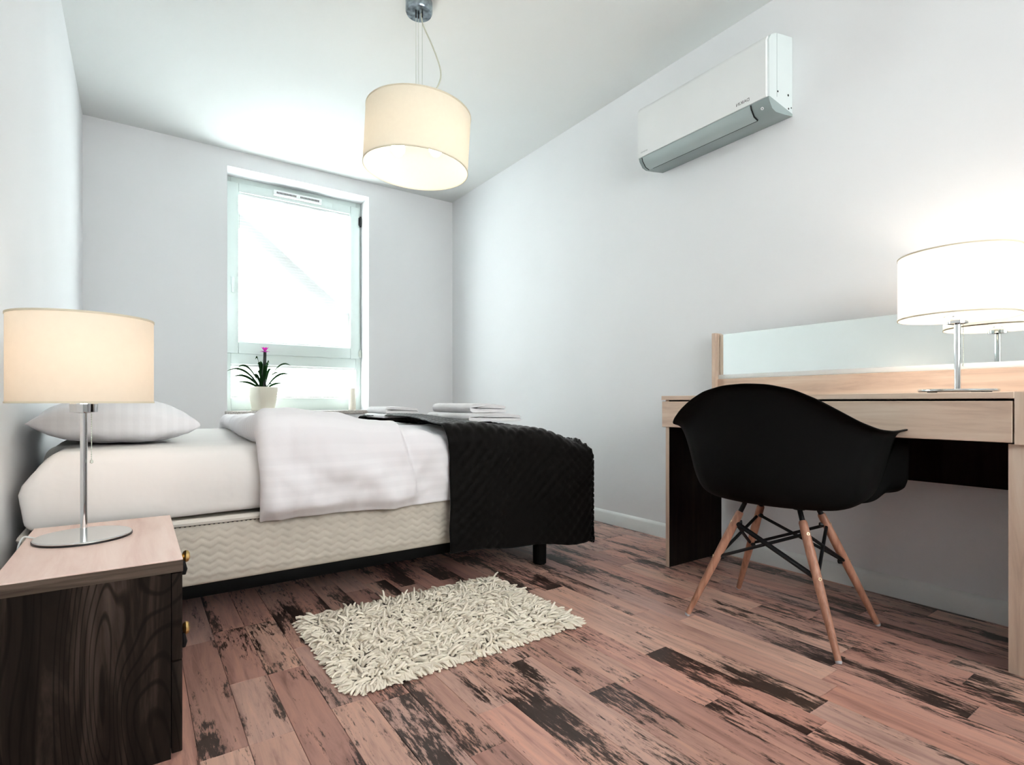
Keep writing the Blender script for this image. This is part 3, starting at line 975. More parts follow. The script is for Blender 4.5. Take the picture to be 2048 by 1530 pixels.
# ================================================================ table lamps
def table_lamp(label, x, y, z, base_r, pole_r, holder_z, shade_r, s0, s1, shade_m, bulb_m, bulb_z, chain_len, pull_dir, feet=False, group=None):
    t = thing('table_lamp', (x, y, z), label, 'lamp', group)
    zb = z + (0.004 if feet else 0.0)
    bm = bmesh.new()
    lathe(bm, [(0, zb), (base_r - 0.003, zb), (base_r, zb + 0.003), (base_r, zb + 0.006), (base_r - 0.0015, zb + 0.008), (0.012, zb + 0.0085), (0, zb + 0.0085)], x, y, 56)
    obj('base', bm, M['brushed'], t, smooth=20)
    if feet:
        for a in (2.55, 4.40, 5.95):
            bm = bmesh.new()
            fx, fy = x + (base_r - 0.02) * math.cos(a), y + (base_r - 0.02) * math.sin(a)
            lathe(bm, [(0, z), (0.013, z), (0.013, z + 0.0045), (0, z + 0.0045)], fx, fy, 16)
            obj('rubber_foot', bm, M['black'], t)
    else:
        bm = bmesh.new()
        lathe(bm, [(base_r - 0.004, zb + 0.0002), (base_r + 0.0012, zb + 0.0002), (base_r + 0.0012, zb + 0.0045), (base_r - 0.004, zb + 0.0045)], x, y, 56)
        obj('base_gasket', bm, M['black'], t)
    bm = bmesh.new()
    lathe(bm, [(0, zb + 0.008), (pole_r, zb + 0.008), (pole_r, holder_z), (0, holder_z)], x, y, 20)
    obj('pole', bm, M['chrome'], t)
    bm = bmesh.new()
    lathe(bm, [(0, holder_z), (0.010, holder_z), (0.027, holder_z + 0.003), (0.0275, holder_z + 0.022), (0.022, holder_z + 0.026), (0.016, holder_z + 0.05), (0, holder_z + 0.05)], x, y, 28)
    obj('socket', bm, M['chrome'], t)
    # fabric drum with top and bottom tape
    bm = bmesh.new()
    ring = 64
    for zz in (s0, s0 + (s1 - s0) * 0.5, s1):
        for i in range(ring):
            a = 2 * PI * i / ring
            bm.verts.new((x + shade_r * math.cos(a), y + shade_r * math.sin(a), zz))
    bm.verts.ensure_lookup_table()
    for k in range(2):
        for i in range(ring):
            j = (i + 1) % ring
            bm.faces.new([bm.verts[q] for q in (k * ring + i, k * ring + j, (k + 1) * ring + j, (k + 1) * ring + i)])
    sh = obj('shade', bm, shade_m, t, smooth=60)
    for zz in (s0, s1):
        bm = bmesh.new()
        lathe(bm, [(shade_r - 0.0012, zz - 0.0022), (shade_r + 0.0014, zz - 0.0022), (shade_r + 0.0014, zz + 0.0022), (shade_r - 0.0012, zz + 0.0022), (shade_r - 0.0012, zz - 0.0022)], x, y, 64)
        obj('shade_rim', bm, M['shade_rim'], sh)
    bm = bmesh.new()
    hz = holder_z + 0.046
    for k in range(3):
        a = 0.5 + 2 * PI * k / 3
        tube(bm, [(x + 0.014 * math.cos(a), y + 0.014 * math.sin(a), hz), (x + (shade_r - 0.001) * math.cos(a), y + (shade_r - 0.001) * math.sin(a), s0 + 0.012 if hz < s0 + 0.012 else hz)], 0.0013, 6)
    obj('shade_spider', bm, M['wire'], sh)
    bm = bmesh.new()
    lathe(bm, [(0, bulb_z - 0.045), (0.013, bulb_z - 0.042), (0.016, bulb_z - 0.025), (0.028, bulb_z - 0.008), (0.030, bulb_z + 0.006), (0.024, bulb_z + 0.022), (0.010, bulb_z + 0.031), (0, bulb_z + 0.032)], x, y, 20)
    obj('bulb', bm, bulb_m, t)
    cx, cy_ = x + pull_dir[0], y + pull_dir[1]
    bm = bmesh.new()
    tube(bm, [(x + pull_dir[0] * 0.8, y + pull_dir[1] * 0.8, holder_z + 0.004), (cx, cy_, holder_z - 0.002), (cx, cy_, holder_z - chain_len)], 0.0006, 6)
    nb = int(chain_len / 0.0055)
    for i in range(nb):
        bz = holder_z - 0.004 - i * 0.0055
        mt = Matrix.Translation((cx, cy_, bz))
        bmesh.ops.create_icosphere(bm, subdivisions=1, radius=0.0016, matrix=mt)
    lathe(bm, [(0, holder_z - chain_len - 0.008), (0.0035, holder_z - chain_len - 0.006), (0.003, holder_z - chain_len), (0, holder_z - chain_len + 0.002)], cx, cy_, 10)
    obj('pull_chain', bm, M['wire'], t, smooth=60)
    return t
lampA = table_lamp('chrome lamp with cream drum shade standing on the bedside cabinet', -0.104, 1.636, nzt, 0.094, 0.0072, 0.7045, 0.139, 0.7305, 0.929,
                   M['shade_cream'], M['bulb_warm'], 0.835, 0.112, (0.0150, -0.0105))
bm = bmesh.new()
tube(bm, bez([(-0.19, 1.655, nzt + 0.004), (-0.205, 1.69, nzt + 0.003), (-0.222, 1.70, nzt + 0.001), (-0.232, 1.70, nzt - 0.05), (-0.24, 1.72, 0.15)], 8), 0.0022, 6)
obj('cord', bm, M['trim'], lampA)
lampB = table_lamp('chrome lamp with glowing white drum shade on the desk by the mirror', 2.095, 0.583, 0.759, 0.100, 0.0085, 0.972, 0.152, 0.995, 1.190,
                   M['shade_white'], M['bulb_desk'], 1.09, 0.122, (0.0150, -0.0105), feet=True)

# ================================================================ desk
dk = thing('desk', (2.12, 0.98, 0), 'light maple dressing desk with wide drawer and low mirror', 'desk')
XF, DXB = 1.913, 2.322
obj('desktop', B(XF, DXB, 0.412, 1.586, 0.7405, 0.759, 0.0015, 1), M['wood_light'], dk)
dr = obj('drawer', B(XF + 0.002, XF + 0.020, 0.416, 1.584, 0.622, 0.7345, 0.0015, 1), M['wood_light'], dk)
bm = bmesh.new()
box(bm, XF + 0.021, 2.25, 0.45, 0.462, 0.645, 0.725)
box(bm, XF + 0.021, 2.25, 1.535, 1.547, 0.645, 0.725)
box(bm, XF + 0.021, 2.25, 0.462, 1.535, 0.640, 0.648)
obj('drawer_box', bm, M['carcass_shaded'], dr, smooth=None)
pl = obj('side_panel', B(XF + 0.023, DXB, 1.560, 1.578, 0, 0.7405), M['carcass_shaded'], dk, smooth=None)
obj('panel_edge', B(XF + 0.021, XF + 0.0232, 1.560, 1.578, 0, 0.7405), M['wood_light_z'], pl, smooth=None)  # front edge keeps the board's own maple; shade is coloured onto the faces
bm = bmesh.new()
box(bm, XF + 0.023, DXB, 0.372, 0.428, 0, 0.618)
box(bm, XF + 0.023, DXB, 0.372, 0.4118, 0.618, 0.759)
pr = obj('side_panel', bm, M['carcass_shaded'], dk, smooth=None)
bm = bmesh.new()
box(bm, XF + 0.0205, XF + 0.0232, 0.372, 0.428, 0, 0.618)
box(bm, XF + 0.002, XF + 0.0232, 0.372, 0.4118, 0.618, 0.759)
obj('panel_edge', bm, M['wood_light_z'], pr, smooth=None)
obj('back_panel', B(2.285, 2.301, 0.428, 1.560, 0.45, 0.7405), M['carcass_shaded'], dk, smooth=None)
obj('upright', B(2.268, DXB, 1.556, 1.577, 0.759, 1.062, 0.0015, 1), M['wood_light_z'], dk)
obj('back_rail', B(2.285, DXB, 0.372, 1.556, 0.759, 0.842, 0.0015, 1), M['wood_light'], dk)
obj('mirror_ledge', B(2.289, DXB, 0.372, 1.556, 0.842, 0.862, 0.003, 2), M['trim'], dk)
mr_ = obj('mirror', B(2.300, 2.306, 0.372, 1.554, 0.862, 1.056, 0.0008, 1), M['mirror'], dk, smooth=None)
obj('mirror_backing', B(2.306, DXB, 0.372, 1.555, 0.862, 1.056), M['carcass_shaded'], mr_, smooth=None)

# ================================================================ armchair
CH = Vector((1.765, 0.965, 0))
CA = math.radians(7.4)
cf = Vector((math.cos(CA), math.sin(CA), 0)); cw = Vector((-math.sin(CA), math.cos(CA), 0))
def CL(f, w, z):
    return CH + cf * f + cw * w + Vector((0, 0, z))
chair = thing('armchair', CH, 'black moulded armchair with wooden legs pulled up to the desk', 'chair')
RIM = [(0, .248, 0, .412), (14, .250, .075, .414), (26, .248, .145, .420), (34, .240, .215, .428), (39, .232, .268, .440), (42, .208, .292, .458), (45, .203, .302, .490),
       (50, .201, .304, .570), (54, .199, .305, .630), (57, .192, .307, .645), (62, .170, .312, .648), (74, .110, .320, .648), (86, .020, .325, .648), (100, -.070, .325, .649),
       (112, -.138, .310, .655), (122, -.182, .276, .676), (132, -.212, .236, .706), (142, -.232, .190, .737), (154, -.248, .134, .766), (168, -.256, .066, .783), (180, -.258, 0, .787)]
PROF = [(0.0, 0.0, 0.0), (0.15, 0.22, 0.0), (0.3, 0.43, 0.004), (0.42, 0.58, 0.02), (0.52, 0.685, 0.06), (0.62, 0.75, 0.15), (0.72, 0.80, 0.32), (0.82, 0.842, 0.56), (0.90, 0.885, 0.80), (0.94, 0.925, 0.925), (0.965, 0.950, 0.978), (1.0, 1.03, 1.0)]
def lin(tab, x):
    for a, b in zip(tab, tab[1:]):
        if x <= b[0]:
            t = (x - a[0]) / (b[0] - a[0])
            return [a[i] + (b[i] - a[i]) * t for i in range(1, len(a))]
    return list(tab[-1][1:])
angs = []
for i in range(len(RIM) - 1):
    for k in range(2):
        angs.append(RIM[i][0] + (RIM[i + 1][0] - RIM[i][0]) * k / 2)
angs.append(180.0)
full = angs + [360 - a for a in reversed(angs[1:-1])]
svals = [0.10, 0.2, 0.3, 0.4, 0.48, 0.56, 0.64, 0.72, 0.80, 0.87, 0.92, 0.955, 0.98, 1.0]
verts = [CL(0.0, 0, 0.400)]
for s in svals:
    p, q = lin(PROF, s)
    for a in full:
        aa = a if a <= 180 else 360 - a
        f, w, z = lin(RIM, aa)
        if a > 180: w = -w
        z0 = 0.400
        # the back stays fuller low down, the waterfall front stays flat
        back = sm(120, 180, aa)
        pp = p
        ff = f * pp + 0.02 * (1 - pp)
        verts.append(CL(ff - 0.030 * back * (1 - abs(2 * s - 1.2)) * (s > 0.1) * 0.6, w * pp, z0 + (z - z0) * q))
nf = len(full)
faces = [(0, 1 + (i + 1) % nf, 1 + i) for i in range(nf)]
faces = [(0, 1 + i, 1 + (i + 1) % nf) for i in range(nf)]
for r in range(len(svals) - 1):
    for i in range(nf):
        j = (i + 1) % nf
        a = 1 + r * nf
        faces.append((a + i, a + nf + i, a + nf + j, a + j))
shell = raw('shell', verts, faces, M['shell'], chair, smooth=80)
md = shell.modifiers.new('thickness', 'SOLIDIFY'); md.thickness = 0.006; md.offset = 0
sb = shell.modifiers.new('soft', 'SUBSURF'); sb.levels = 1; sb.render_levels = 2

feet_l = {'bl': (-0.193, 0.233), 'br': (-0.193, -0.233), 'fl': (0.193, 0.233), 'fr': (0.193, -0.233)}
ZT = 0.362
def legpt(k, t):
    """Point on a leg, t=0 at the top of the wood, 1 at the foot."""
    f, w = feet_l[k]
    top = CL(f * 0.42, w * 0.42, ZT)
    bot = CL(f, w, 0.0)
    return top + (bot - top) * t
for k in feet_l:
    bm = bmesh.new()
    ts = [0, 0.015, 0.25, 0.5, 0.75, 0.975]
    rs = [0.0105, 0.0125, 0.0140, 0.0130, 0.0110, 0.0088]
    pts = [legpt(k, t) for t in ts]
    tube(bm, pts, rs, 14)
    lg = obj('leg', bm, M['chair_leg'], chair, smooth=50)
    bm = bmesh.new()
    tube(bm, [legpt(k, 0.972), legpt(k, 0.985), legpt(k, 0.995)], [0.0088, 0.0088, 0.0070], 14)
    for v in bm.verts: v.co.z = max(v.co.z, 0.0)
    obj('glide', bm, M['foot_grey'], lg)
    # bracket from leg top up to the seat
    bm = bmesh.new()
    f, w = feet_l[k]
    top = legpt(k, 0.0); up = (legpt(k, 0.0) - legpt(k, 0.12)).normalized()
    tube(bm, [legpt(k, 0.05), top, top + up * 0.030, CL(f * 0.36, w * 0.36, 0.403)], [0.0080, 0.0080, 0.0075, 0.0075], 10)
    tube(bm, [CL(f * 0.36, w * 0.36, 0.394), CL(f * 0.36, w * 0.36, 0.408)], 0.017, 14)
    obj('bracket', bm, M['blackmetal'], chair, smooth=50)
    # brass eyelets on the outer face
    od = (cf * f + cw * w).normalized()
    tocam = (Vector((0, 0, CAM_H)) - CH); tocam.z = 0; tocam.normalize()
    for t in (0.10, 0.43):
        c = legpt(k, t)
        side = (od + Vector((0, 0, 0.25))).normalized()
        rad = 0.0128 if t < 0.2 else 0.0135
        c2 = c + side * (rad - 0.0005)
        rot = side.to_track_quat('Z', 'Y').to_matrix().to_4x4()
        bm = bmesh.new()
        lathe(bm, [(0.0028, 0.0), (0.0050, 0.0), (0.0050, 0.0016), (0.0028, 0.0016), (0.0028, 0.0)], 0, 0, 14, mat=Matrix.Translation(c2) @ rot)
        obj('eyelet', bm, M['eyelet'], lg)
def rod(a, ta, b, tb, r=0.0052):
    bm = bmesh.new()
    tube(bm, [legpt(a, ta), legpt(b, tb)], r, 10)
    obj('brace_rod', bm, M['blackmetal'], chair, smooth=50)
for a, b in (('bl', 'br'), ('br', 'fr'), ('fr', 'fl'), ('fl', 'bl')):
    rod(a, 0.10, b, 0.43, 0.0078 if (a, b) == ('bl', 'br') else 0.0052)
    rod(b, 0.10, a, 0.43)
for k in feet_l:        # nuts where the rods bolt through
    for t in (0.10, 0.43):
        bm = bmesh.new()
        f, w = feet_l[k]
        inn = -(cf * f + cw * w).normalized()
        c = legpt(k, t)
        tube(bm, [c + inn * 0.008, c + inn * 0.022], 0.0075, 8)
        obj('nut', bm, M['blackmetal'], chair, smooth=30)

# ================================================================ shag rug
RX0_, RX1_, RY0_, RY1_ = 0.452, 1.190, 1.338, 1.862
rug = thing('shag_rug', ((RX0_ + RX1_) / 2, (RY0_ + RY1_) / 2, 0), 'small cream shaggy rug on the floor beside the bed', 'rug')
obj('backing', B(RX0_, RX1_, RY0_, RY1_, 0.0005, 0.009, 0.003), M['rug_base'], rug)
rr_ = random.Random(3)
verts, faces = [], []
def strand(p, d, length, r, droop, sag):
    """Bent yarn: four rings of five sides plus a tip."""
    base = len(verts)
    side = Vector((-d.y, d.x, 0))
    side = side.normalized() if side.length > 1e-6 else Vector((1, 0, 0))
    pos = Vector(p)
    dirv = d.normalized()
    nseg = 4
    ring = 5
    for i in range(nseg + 1):
        t = i / nseg
        upv = dirv.cross(side).normalized()
        rad = r * (1.0 if i < nseg else 0.75)
        for k in range(ring):
            a = 2 * PI * k / ring
            q = pos + side * (rad * math.cos(a)) + upv * (rad * math.sin(a))
            verts.append((q.x, q.y, max(0.0008, q.z)))
        if i < nseg:
            dirv = (dirv + Vector((sag[0], sag[1], -droop)) * (1.0 / nseg)).normalized()
            pos = pos + dirv * (length / nseg)
            if pos.z < r: pos.z = r
    for i in range(nseg):
        for k in range(ring):
            j = (k + 1) % ring
            a = base + i * ring
            faces.append((a + k, a + j, a + ring + j, a + ring + k))
    faces.append(tuple(base + nseg * ring + k for k in range(ring)))
NXS, NYS = 76, 54
for i in range(NXS):
    for j in range(NYS):
        x = RX0_ + (RX1_ - RX0_) * (i + 0.5 + rr_.uniform(-0.5, 0.5)) / NXS
        y = RY0_ + (RY1_ - RY0_) * (j + 0.5 + rr_.uniform(-0.5, 0.5)) / NYS
        clump = fbm((x * 16, y * 16, 0), 2)
        ang = 2 * PI * (0.9 * fbm((x * 7, y * 7, 4.0), 2)) + rr_.gauss(0, 0.9) - 1.2
        ex = (x - (RX0_ + RX1_) / 2) / ((RX1_ - RX0_) / 2); ey = (y - (RY0_ + RY1_) / 2) / ((RY1_ - RY0_) / 2)
        push = Vector((ex * max(0, abs(ex) - 0.75) * 6, ey * max(0, abs(ey) - 0.75) * 6, 0))
        d = Vector((math.cos(ang), math.sin(ang), 0)) * 0.8 + push
        lean = rr_.uniform(0.55, 1.5) - 0.3 * clump
        d = d.normalized() * lean + Vector((0, 0, 1.0))
        strand((x, y, 0.006), d, rr_.uniform(0.030, 0.048), rr_.uniform(0.0034, 0.0046), rr_.uniform(0.9, 2.0), (rr_.gauss(0, 0.5), rr_.gauss(0, 0.5)))
def fringe(n, fn):
    for i in range(n):
        p, out = fn((i + rr_.random()) / n)
        tang = Vector((-out.y, out.x, 0))
        d = out * rr_.uniform(0.8, 1.4) + tang * rr_.gauss(0, 0.45) + Vector((0, 0, rr_.uniform(0.25, 0.8)))
        strand(p, d, rr_.uniform(0.034, 0.052), rr_.uniform(0.0036, 0.0048), rr_.uniform(1.3, 2.4), (rr_.gauss(0, 0.3), rr_.gauss(0, 0.3)))
fringe(190, lambda t: ((RX0_ + (RX1_ - RX0_) * t, RY0_ + 0.004, 0.007), Vector((0, -1, 0))))
fringe(190, lambda t: ((RX0_ + (RX1_ - RX0_) * t, RY1_ - 0.004, 0.007), Vector((0, 1, 0))))
fringe(140, lambda t: ((RX0_ + 0.004, RY0_ + (RY1_ - RY0_) * t, 0.007), Vector((-1, 0, 0))))
fringe(140, lambda t: ((RX1_ - 0.004, RY0_ + (RY1_ - RY0_) * t, 0.007), Vector((1, 0, 0))))
raw('pile', verts, faces, M['rug'], rug, smooth=80, kind='stuff')

# ================================================================ air conditioner
AY0, AY1 = 1.222, 1.932
ac = thing('air_conditioner', (2.24, (AY0 + AY1) / 2, 1.955), 'white wall-mounted air conditioner with grey lower louver', 'air conditioner')
AXB = XR - 0.001
body = [(AXB, 1.985), (2.158, 2.004), (2.156, 2.245), (2.172, 2.268), (2.21, 2.288), (AXB, 2.318)]
obj('body', extrude_y(bmesh.new(), body, AY0 + 0.004, AY1 - 0.004), M['ac_side'], ac, smooth=25)
fp = [(2.158, 2.001), (2.146, 2.003), (2.143, 2.012), (2.143, 2.236), (2.149, 2.250), (2.160, 2.262), (2.164, 2.250), (2.158, 2.240)]
obj('front_panel', extrude_y(bmesh.new(), fp, AY0 + 0.012, AY1 - 0.002), M['ac_white'], ac, smooth=40)
tray = [(AXB, 1.9845), (AXB, 1.974), (2.27, 1.962), (2.205, 1.953), (2.178, 1.960), (2.156, 1.985), (2.150, 2.002), (2.160, 2.0045)]
obj('lower_tray', extrude_y(bmesh.new(), tray, AY0 + 0.003, AY1 - 0.003), M['ac_grey'], ac, smooth=40)
# louver lies on the sloping front of the tray
flap = [(2.1490, 1.998), (2.1545, 1.982), (2.1770, 1.9565), (2.2045, 1.9495), (2.2050, 1.9525), (2.178, 1.9600), (2.1565, 1.9850), (2.1510, 1.9990)]
obj('louver', extrude_y(bmesh.new(), flap, AY0 + 0.085, AY1 - 0.028), M['ac_flap'], ac, smooth=40)
gap = [(p[0] - 0.0006, p[1] - 0.0006) for p in flap[:4]] + flap[4:]
for ya in (AY0 + 0.0805, AY1 - 0.028):
    obj('louver_gap', extrude_y(bmesh.new(), gap, ya, ya + 0.0045), M['slot'], ac, smooth=40)
obj('louver_gap', extrude_y(bmesh.new(), [(2.2048, 1.9488), (2.2085, 1.9494), (2.2085, 1.9545), (2.2048, 1.9525)], AY0 + 0.085, AY1 - 0.05), M['slot'], ac, smooth=None)
# near end: control area with a pale ring
nrm_ = Vector((-0.0255, 0, -0.0225)).normalized()
cpos = Vector((2.1665, AY0 + 0.040, 1.9712))
rot = nrm_.to_track_quat('Z', 'Y').to_matrix().to_4x4()
bm = bmesh.new()
lathe(bm, [(0.0032, 0.0), (0.0062, 0.0), (0.0062, 0.0022), (0.0032, 0.0022), (0.0032, 0.0)], 0, 0, 20, mat=Matrix.Translation(cpos - nrm_ * 0.0006) @ rot)
obj('control_ring', bm, M['ac_white'], ac)
# seam and screw caps on the near end
obj('end_seam', B(2.215, 2.2165, AY0 + 0.0032, AY0 + 0.0045, 2.02, 2.288), M['ac_grey'], ac, smooth=None)
for x, z, r in ((2.222, 2.045, 0.004), (2.305, 2.055, 0.005), (2.308, 1.998, 0.004), (2.330, 2.008, 0.003)):
    bm = bmesh.new()
    tube(bm, [(x, AY0 + 0.0025, z), (x, AY0 + 0.006, z)], r, 10)
    obj('screw_hole', bm, M['slot'], ac)

def lettering(name, txt, size, loc, mat, parent, mirror=False):
    """Flat print on the panel that faces -x; text runs along y."""
    cu = bpy.data.curves.new(name, 'FONT')
    cu.body = txt; cu.size = size; cu.align_x = 'CENTER'; cu.extrude = 0.0002
    tmp = bpy.data.objects.new(name, cu)
    COL.objects.link(tmp)
    bpy.context.view_layer.update()
    me = bpy.data.meshes.new_from_object(tmp.evaluated_get(bpy.context.evaluated_depsgraph_get()))
    bpy.data.objects.remove(tmp)
    sgn = -1 if not mirror else 1
    me.transform(Matrix(((0, 0, -1, loc[0]), (sgn, 0, 0, loc[1]), (0, 1, 0, loc[2]), (0, 0, 0, 1))))
    return finish(name, me, mat, parent, smooth=None)
lettering('logo_print', 'DAIKIN', 0.019, (2.1429, AY0 + 0.115, 2.018), M['ac_print'], ac, mirror=True)
lettering('small_print', 'INVERTER', 0.010, (2.1429, AY1 - 0.045, 2.020), M['ac_print_pale'], ac, mirror=True)

# ================================================================ pendant lamp
px, py_ = 1.045, 2.235
pend = thing('pendant_lamp', (px, py_, ZC), 'beige drum pendant lamp hanging from a chrome ceiling rose', 'lamp')
bm = bmesh.new()
lathe(bm, [(0, ZC), (0.060, ZC), (0.060, ZC - 0.042), (0.056, ZC - 0.050), (0, ZC - 0.050)], px, py_, 40)
obj('ceiling_rose', bm, M['gunmetal'], pend, smooth=30)
Rv = Vector((0.8206, -0.571, 0))
SR, SZ0, SZ1 = 0.233, 1.782, 2.030
tilt = Matrix.Translation((px, py_, SZ1)) @ Matrix.Rotation(math.radians(3.2), 4, Vector((0.571, 0.8206, 0))) @ Matrix.Translation((-px, -py_, -SZ1))
# positive rotation swings the bottom to camera-left
bm = bmesh.new()
for k in (-1, 0, 1):
    o = Rv * (0.014 * k) + Vector((0.0, 0.006 * (k == 0), 0))
    tube(bm, [Vector((px, py_, ZC - 0.050)) + o, Vector((px, py_, SZ1 - 0.010)) + o], 0.0011, 6)
obj('suspension_wire', bm, M['wire'], pend)
bm = bmesh.new()
for k in (-1, 0, 1):
    o = Rv * (0.014 * k) + Vector((0.0, 0.006 * (k == 0), 0))
    c = Vector((px, py_, ZC - 0.050)) + o
    tube(bm, [c, c - Vector((0, 0, 0.018))], 0.004, 8)
obj('wire_gland', bm, M['black'], pend)
c0 = Vector((px, py_, 0))
Z = lambda z: Vector((0, 0, z))
cordp = bez([c0 + Rv * 0.010 + Z(ZC - 0.050), c0 + Rv * 0.018 + Z(ZC - 0.10), c0 + Rv * 0.062 + Z(ZC - 0.20), c0 + Rv * 0.096 + Z(ZC - 0.30), c0 + Rv * 0.092 + Z(ZC - 0.36), c0 + Rv * 0.055 + Z(ZC - 0.425), c0 + Rv * 0.030 + Z(SZ1 + 0.01), c0 + Rv * 0.006 + Z(SZ1 - 0.02)], 8)
bm = bmesh.new(); tube(bm, cordp, 0.0034, 8)
obj('power_cord', bm, M['cord'], pend, smooth=60)
bm = bmesh.new()
ring = 80
for zz in (SZ0, (SZ0 + SZ1) / 2, SZ1):
    for i in range(ring):
        a = 2 * PI * i / ring
        bm.verts.new((px + SR * math.cos(a), py_ + SR * math.sin(a), zz))
bm.verts.ensure_lookup_table()
for k in range(2):
    for i in range(ring):
        j = (i + 1) % ring
        bm.faces.new([bm.verts[q] for q in (k * ring + i, k * ring + j, (k + 1) * ring + j, (k + 1) * ring + i)])
bmesh.ops.transform(bm, matrix=tilt, verts=bm.verts)
psh = obj('shade', bm, M['shade_pend'], pend, smooth=60)
for zz in (SZ0, SZ1):
    bm = bmesh.new()
    lathe(bm, [(SR - 0.0015, zz - 0.0028), (SR + 0.0016, zz - 0.0028), (SR + 0.0016, zz + 0.0028), (SR - 0.0015, zz + 0.0028), (SR - 0.0015, zz - 0.0028)], px, py_, 80)
    bmesh.ops.transform(bm, matrix=tilt, verts=bm.verts)
    obj('shade_rim', bm, M['shade_rim'], psh)
bm = bmesh.new()
for k in range(3):
    a = 0.3 + 2 * PI * k / 3
    tube(bm, [(px, py_, SZ1 - 0.012), (px + (SR - 0.002) * math.cos(a), py_ + (SR - 0.002) * math.sin(a), SZ1 - 0.004)], 0.0022, 6)
lathe(bm, [(0, SZ1 - 0.05), (0.03, SZ1 - 0.05), (0.03, SZ1 - 0.008), (0, SZ1 - 0.008)], px, py_, 20)
bmesh.ops.transform(bm, matrix=tilt, verts=bm.verts)
obj('shade_spider', bm, M['trim'], psh)
for k in (-1, 1):
    bm = bmesh.new()
    cc = c0 + Rv * (0.085 * k - 0.01)
    zb = 1.875
    lathe(bm, [(0, zb - 0.034), (0.016, zb - 0.030), (0.030, zb - 0.010), (0.032, zb + 0.004), (0.026, zb + 0.024), (0.014, zb + 0.045), (0, zb + 0.046)], cc.x, cc.y, 20)
    bl = obj('bulb', bm, M['bulb_pend'], pend, smooth=60)
    bm = bmesh.new()
    tube(bm, [(cc.x, cc.y, zb + 0.04), (cc.x, cc.y, zb + 0.085), (px, py_, SZ1 - 0.03)], [0.014, 0.014, 0.005], 10)
    obj('lamp_holder', bm, M['trim'], pend, smooth=50)

# ================================================================ plant and candle on the sill
def square_ring(bm, c, half, z, rot, rnd=0.25, seg=32):
    out = []
    for i in range(seg):
        a = 2 * PI * i / seg
        ca, sa = math.cos(a), math.sin(a)
        k = (abs(ca) ** 6 + abs(sa) ** 6) ** (-1 / 6)
        x, y = ca * k * half, sa * k * half
        out.append(bm.verts.new((c[0] + x * math.cos(rot) - y * math.sin(rot), c[1] + x * math.sin(rot) + y * math.cos(rot), z)))
    return out
PC = Vector((0.772, 4.355, OZ0))
plant = thing('potted_bromeliad', PC, 'bromeliad with magenta flower in a cream square pot on the window sill', 'plant')
bm = bmesh.new()
prot = 0.42
prof = [(0.000, 0.0), (0.064, 0.0), (0.067, 0.004), (0.067, 0.018), (0.064, 0.020), (0.078, 0.120), (0.083, 0.174), (0.081, 0.178), (0.076, 0.174), (0.072, 0.150), (0.0, 0.150)]
prev = None
for half, dz in prof:
    if half == 0:
        cur = [bm.verts.new((PC.x, PC.y, PC.z + dz))]
    else:
        cur = square_ring(bm, PC, half, PC.z + dz, prot)
    if prev is not None:
        if len(prev) == 1:
            for i in range(32): bm.faces.new((prev[0], cur[i], cur[(i + 1) % 32]))
        elif len(cur) == 1:
            for i in range(32): bm.faces.new((prev[i], prev[(i + 1) % 32], cur[0]))
        else:
            for i in range(32):
                j = (i + 1) % 32
                bm.faces.new((prev[i], prev[j], cur[j], cur[i]))
    prev = cur
obj('pot', bm, M['pot'], plant, smooth=35)
bm = bmesh.new()
sr_ = square_ring(bm, PC, 0.0715, PC.z + 0.160, prot)
sc_ = bm.verts.new((PC.x, PC.y, PC.z + 0.166))
for i in range(32): bm.faces.new((sc_, sr_[i], sr_[(i + 1) % 32]))
obj('soil', bm, M['soil'], plant)
lrng = random.Random(5)
VR = Rv; VF = Vector((0.571, 0.8206, 0))
def leaf(direction, reach, rise, droop, width, mat='leaf', zbase=0.155):
    """Strap leaf: arching midline with a V-fold, pointed tip; tapers to both ends."""
    d = direction.normalized()
    side = Vector((-d.y, d.x, 0))
    n = 12
    verts, faces = [], []
    for i in range(n + 1):
        t = i / n
        p = PC + Z(zbase) + d * (0.014 + reach * (t ** 1.15)) + Z(rise * math.sin(min(1.0, t * 1.0) * PI * 0.62) / math.sin(PI * 0.5) - droop * t ** 3)
        w = width * (0.55 + 0.45 * math.sin(PI * min(1, t * 1.1))) * (1 - t ** 5) + 0.0006
        wv = side * (0.6 * w) + Z(0.75 * w)
        verts += [p - wv + side * (w * 0.15), p, p + wv + side * (w * 0.15)]
    for i in range(n):
        a = 3 * i
        faces += [(a, a + 1, a + 4, a + 3), (a + 1, a + 2, a + 5, a + 4)]
    o = raw('leaf', verts, faces, M[mat], plant, smooth=80)
    md = o.modifiers.new('thickness', 'SOLIDIFY'); md.thickness = 0.0012
    return o
spec = [(-1.0, -0.38, 0.230, 0.165, 0.02), (-0.9, -0.25, 0.170, 0.19, 0.02), (-1.0, -0.6, 0.20, 0.115, 0.02), (-1.0, -0.3, 0.165, 0.06, 0.0),
        (1.0, -0.1, 0.200, 0.195, 0.0), (0.9, 0.3, 0.180, 0.130, 0.01), (1.0, -0.45, 0.150, 0.125, 0.0), (1.0, 0.15, 0.125, 0.05, 0.0), (0.9, -0.6, 0.10, 0.045, 0.0),
        (0.1, -1.0, 0.12, 0.15, 0.03), (-0.3, -1.0, 0.10, 0.12, 0.02), (0.4, 1.0, 0.07, 0.16, 0.0), (0.0, 1.0, 0.065, 0.17, 0.0)]
for a, b, reach, rise, droop in spec:
    leaf(VR * a + VF * b, reach, rise, droop, 0.0125)
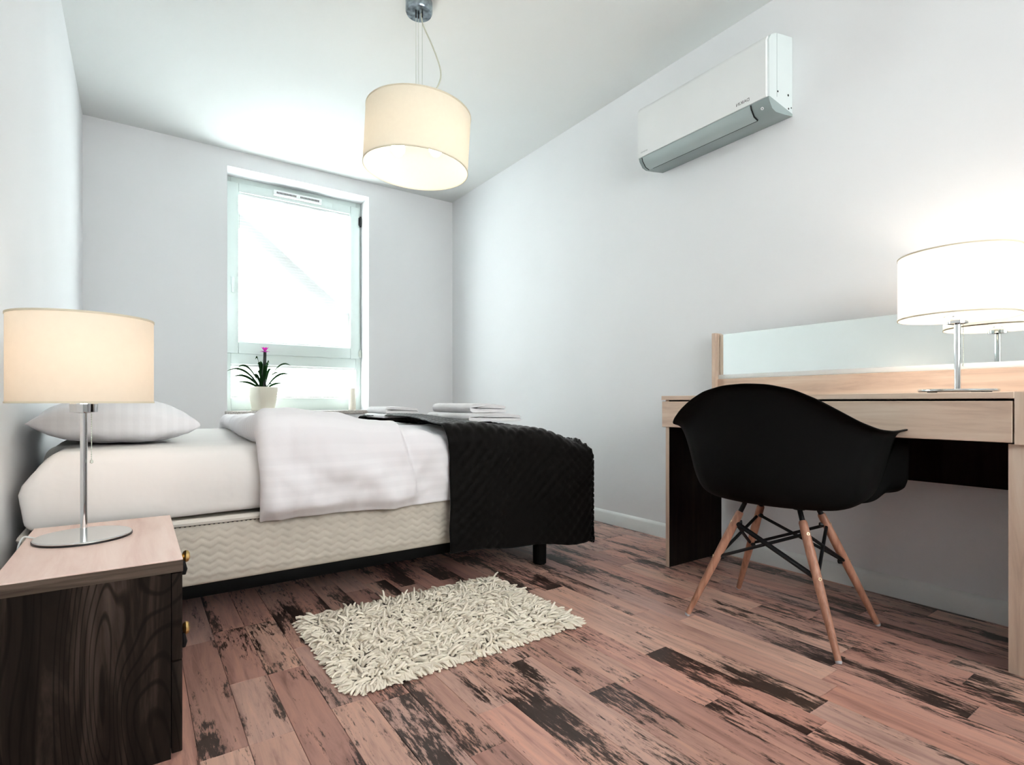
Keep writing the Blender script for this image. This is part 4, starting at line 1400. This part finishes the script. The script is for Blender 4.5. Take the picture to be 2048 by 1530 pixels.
for a, b, reach, rise in ((-1, -0.2, 0.040, 0.245), (1, -0.2, 0.034, 0.215), (-0.6, -0.9, 0.030, 0.20), (0.6, 0.9, 0.030, 0.20), (0.7, -0.9, 0.028, 0.185), (-0.7, 0.8, 0.030, 0.21)):
    leaf(VR * a + VF * b, reach, rise, 0.0, 0.019)
bm = bmesh.new()
tube(bm, [PC + Z(0.155), PC + Z(0.25) + VR * 0.004, PC + Z(0.33) + VR * 0.010, PC + Z(0.445) + VR * 0.013], [0.020, 0.016, 0.012, 0.011], 12)
obj('flower_stem', bm, M['leaf_core'], plant, smooth=60)
tipc = PC + Z(0.435) + VR * 0.013
for i in range(14):
    a = 2 * PI * i / 14
    lvl = i % 2
    d = Vector((math.cos(a), math.sin(a), 0))
    s_ = Vector((-d.y, d.x, 0))
    base_ = tipc + d * 0.006 + Z(0.012 * lvl)
    ln = 0.028 - 0.006 * lvl
    vts = [base_ - s_ * 0.005, base_ + s_ * 0.005, base_ + d * ln * 0.6 + Z(0.008 + 0.012 * lvl) + s_ * 0.007, base_ + d * ln * 0.6 + Z(0.008 + 0.012 * lvl) - s_ * 0.007, base_ + d * ln + Z(0.006 + 0.02 * lvl)]
    o = raw('petal', vts, [(0, 1, 2, 3), (3, 2, 4)], M['petal'], plant, smooth=None)
    md = o.modifiers.new('thickness', 'SOLIDIFY'); md.thickness = 0.001

cand = thing('pillar_candle', (1.452, 4.385, OZ0), 'cream pillar candle standing at the right end of the window sill', 'candle')
bm = bmesh.new()
lathe(bm, [(0, OZ0), (0.027, OZ0), (0.0285, OZ0 + 0.003), (0.0285, OZ0 + 0.176), (0.026, OZ0 + 0.180), (0.018, OZ0 + 0.176), (0, OZ0 + 0.174)], 1.452, 4.385, 32)
obj('wax', bm, M['candle'], cand, smooth=40)
bm = bmesh.new()
tube(bm, [(1.452, 4.385, OZ0 + 0.172), (1.4525, 4.385, OZ0 + 0.184), (1.454, 4.385, OZ0 + 0.190)], 0.0012, 6)
obj('wick', bm, M['slot'], cand)
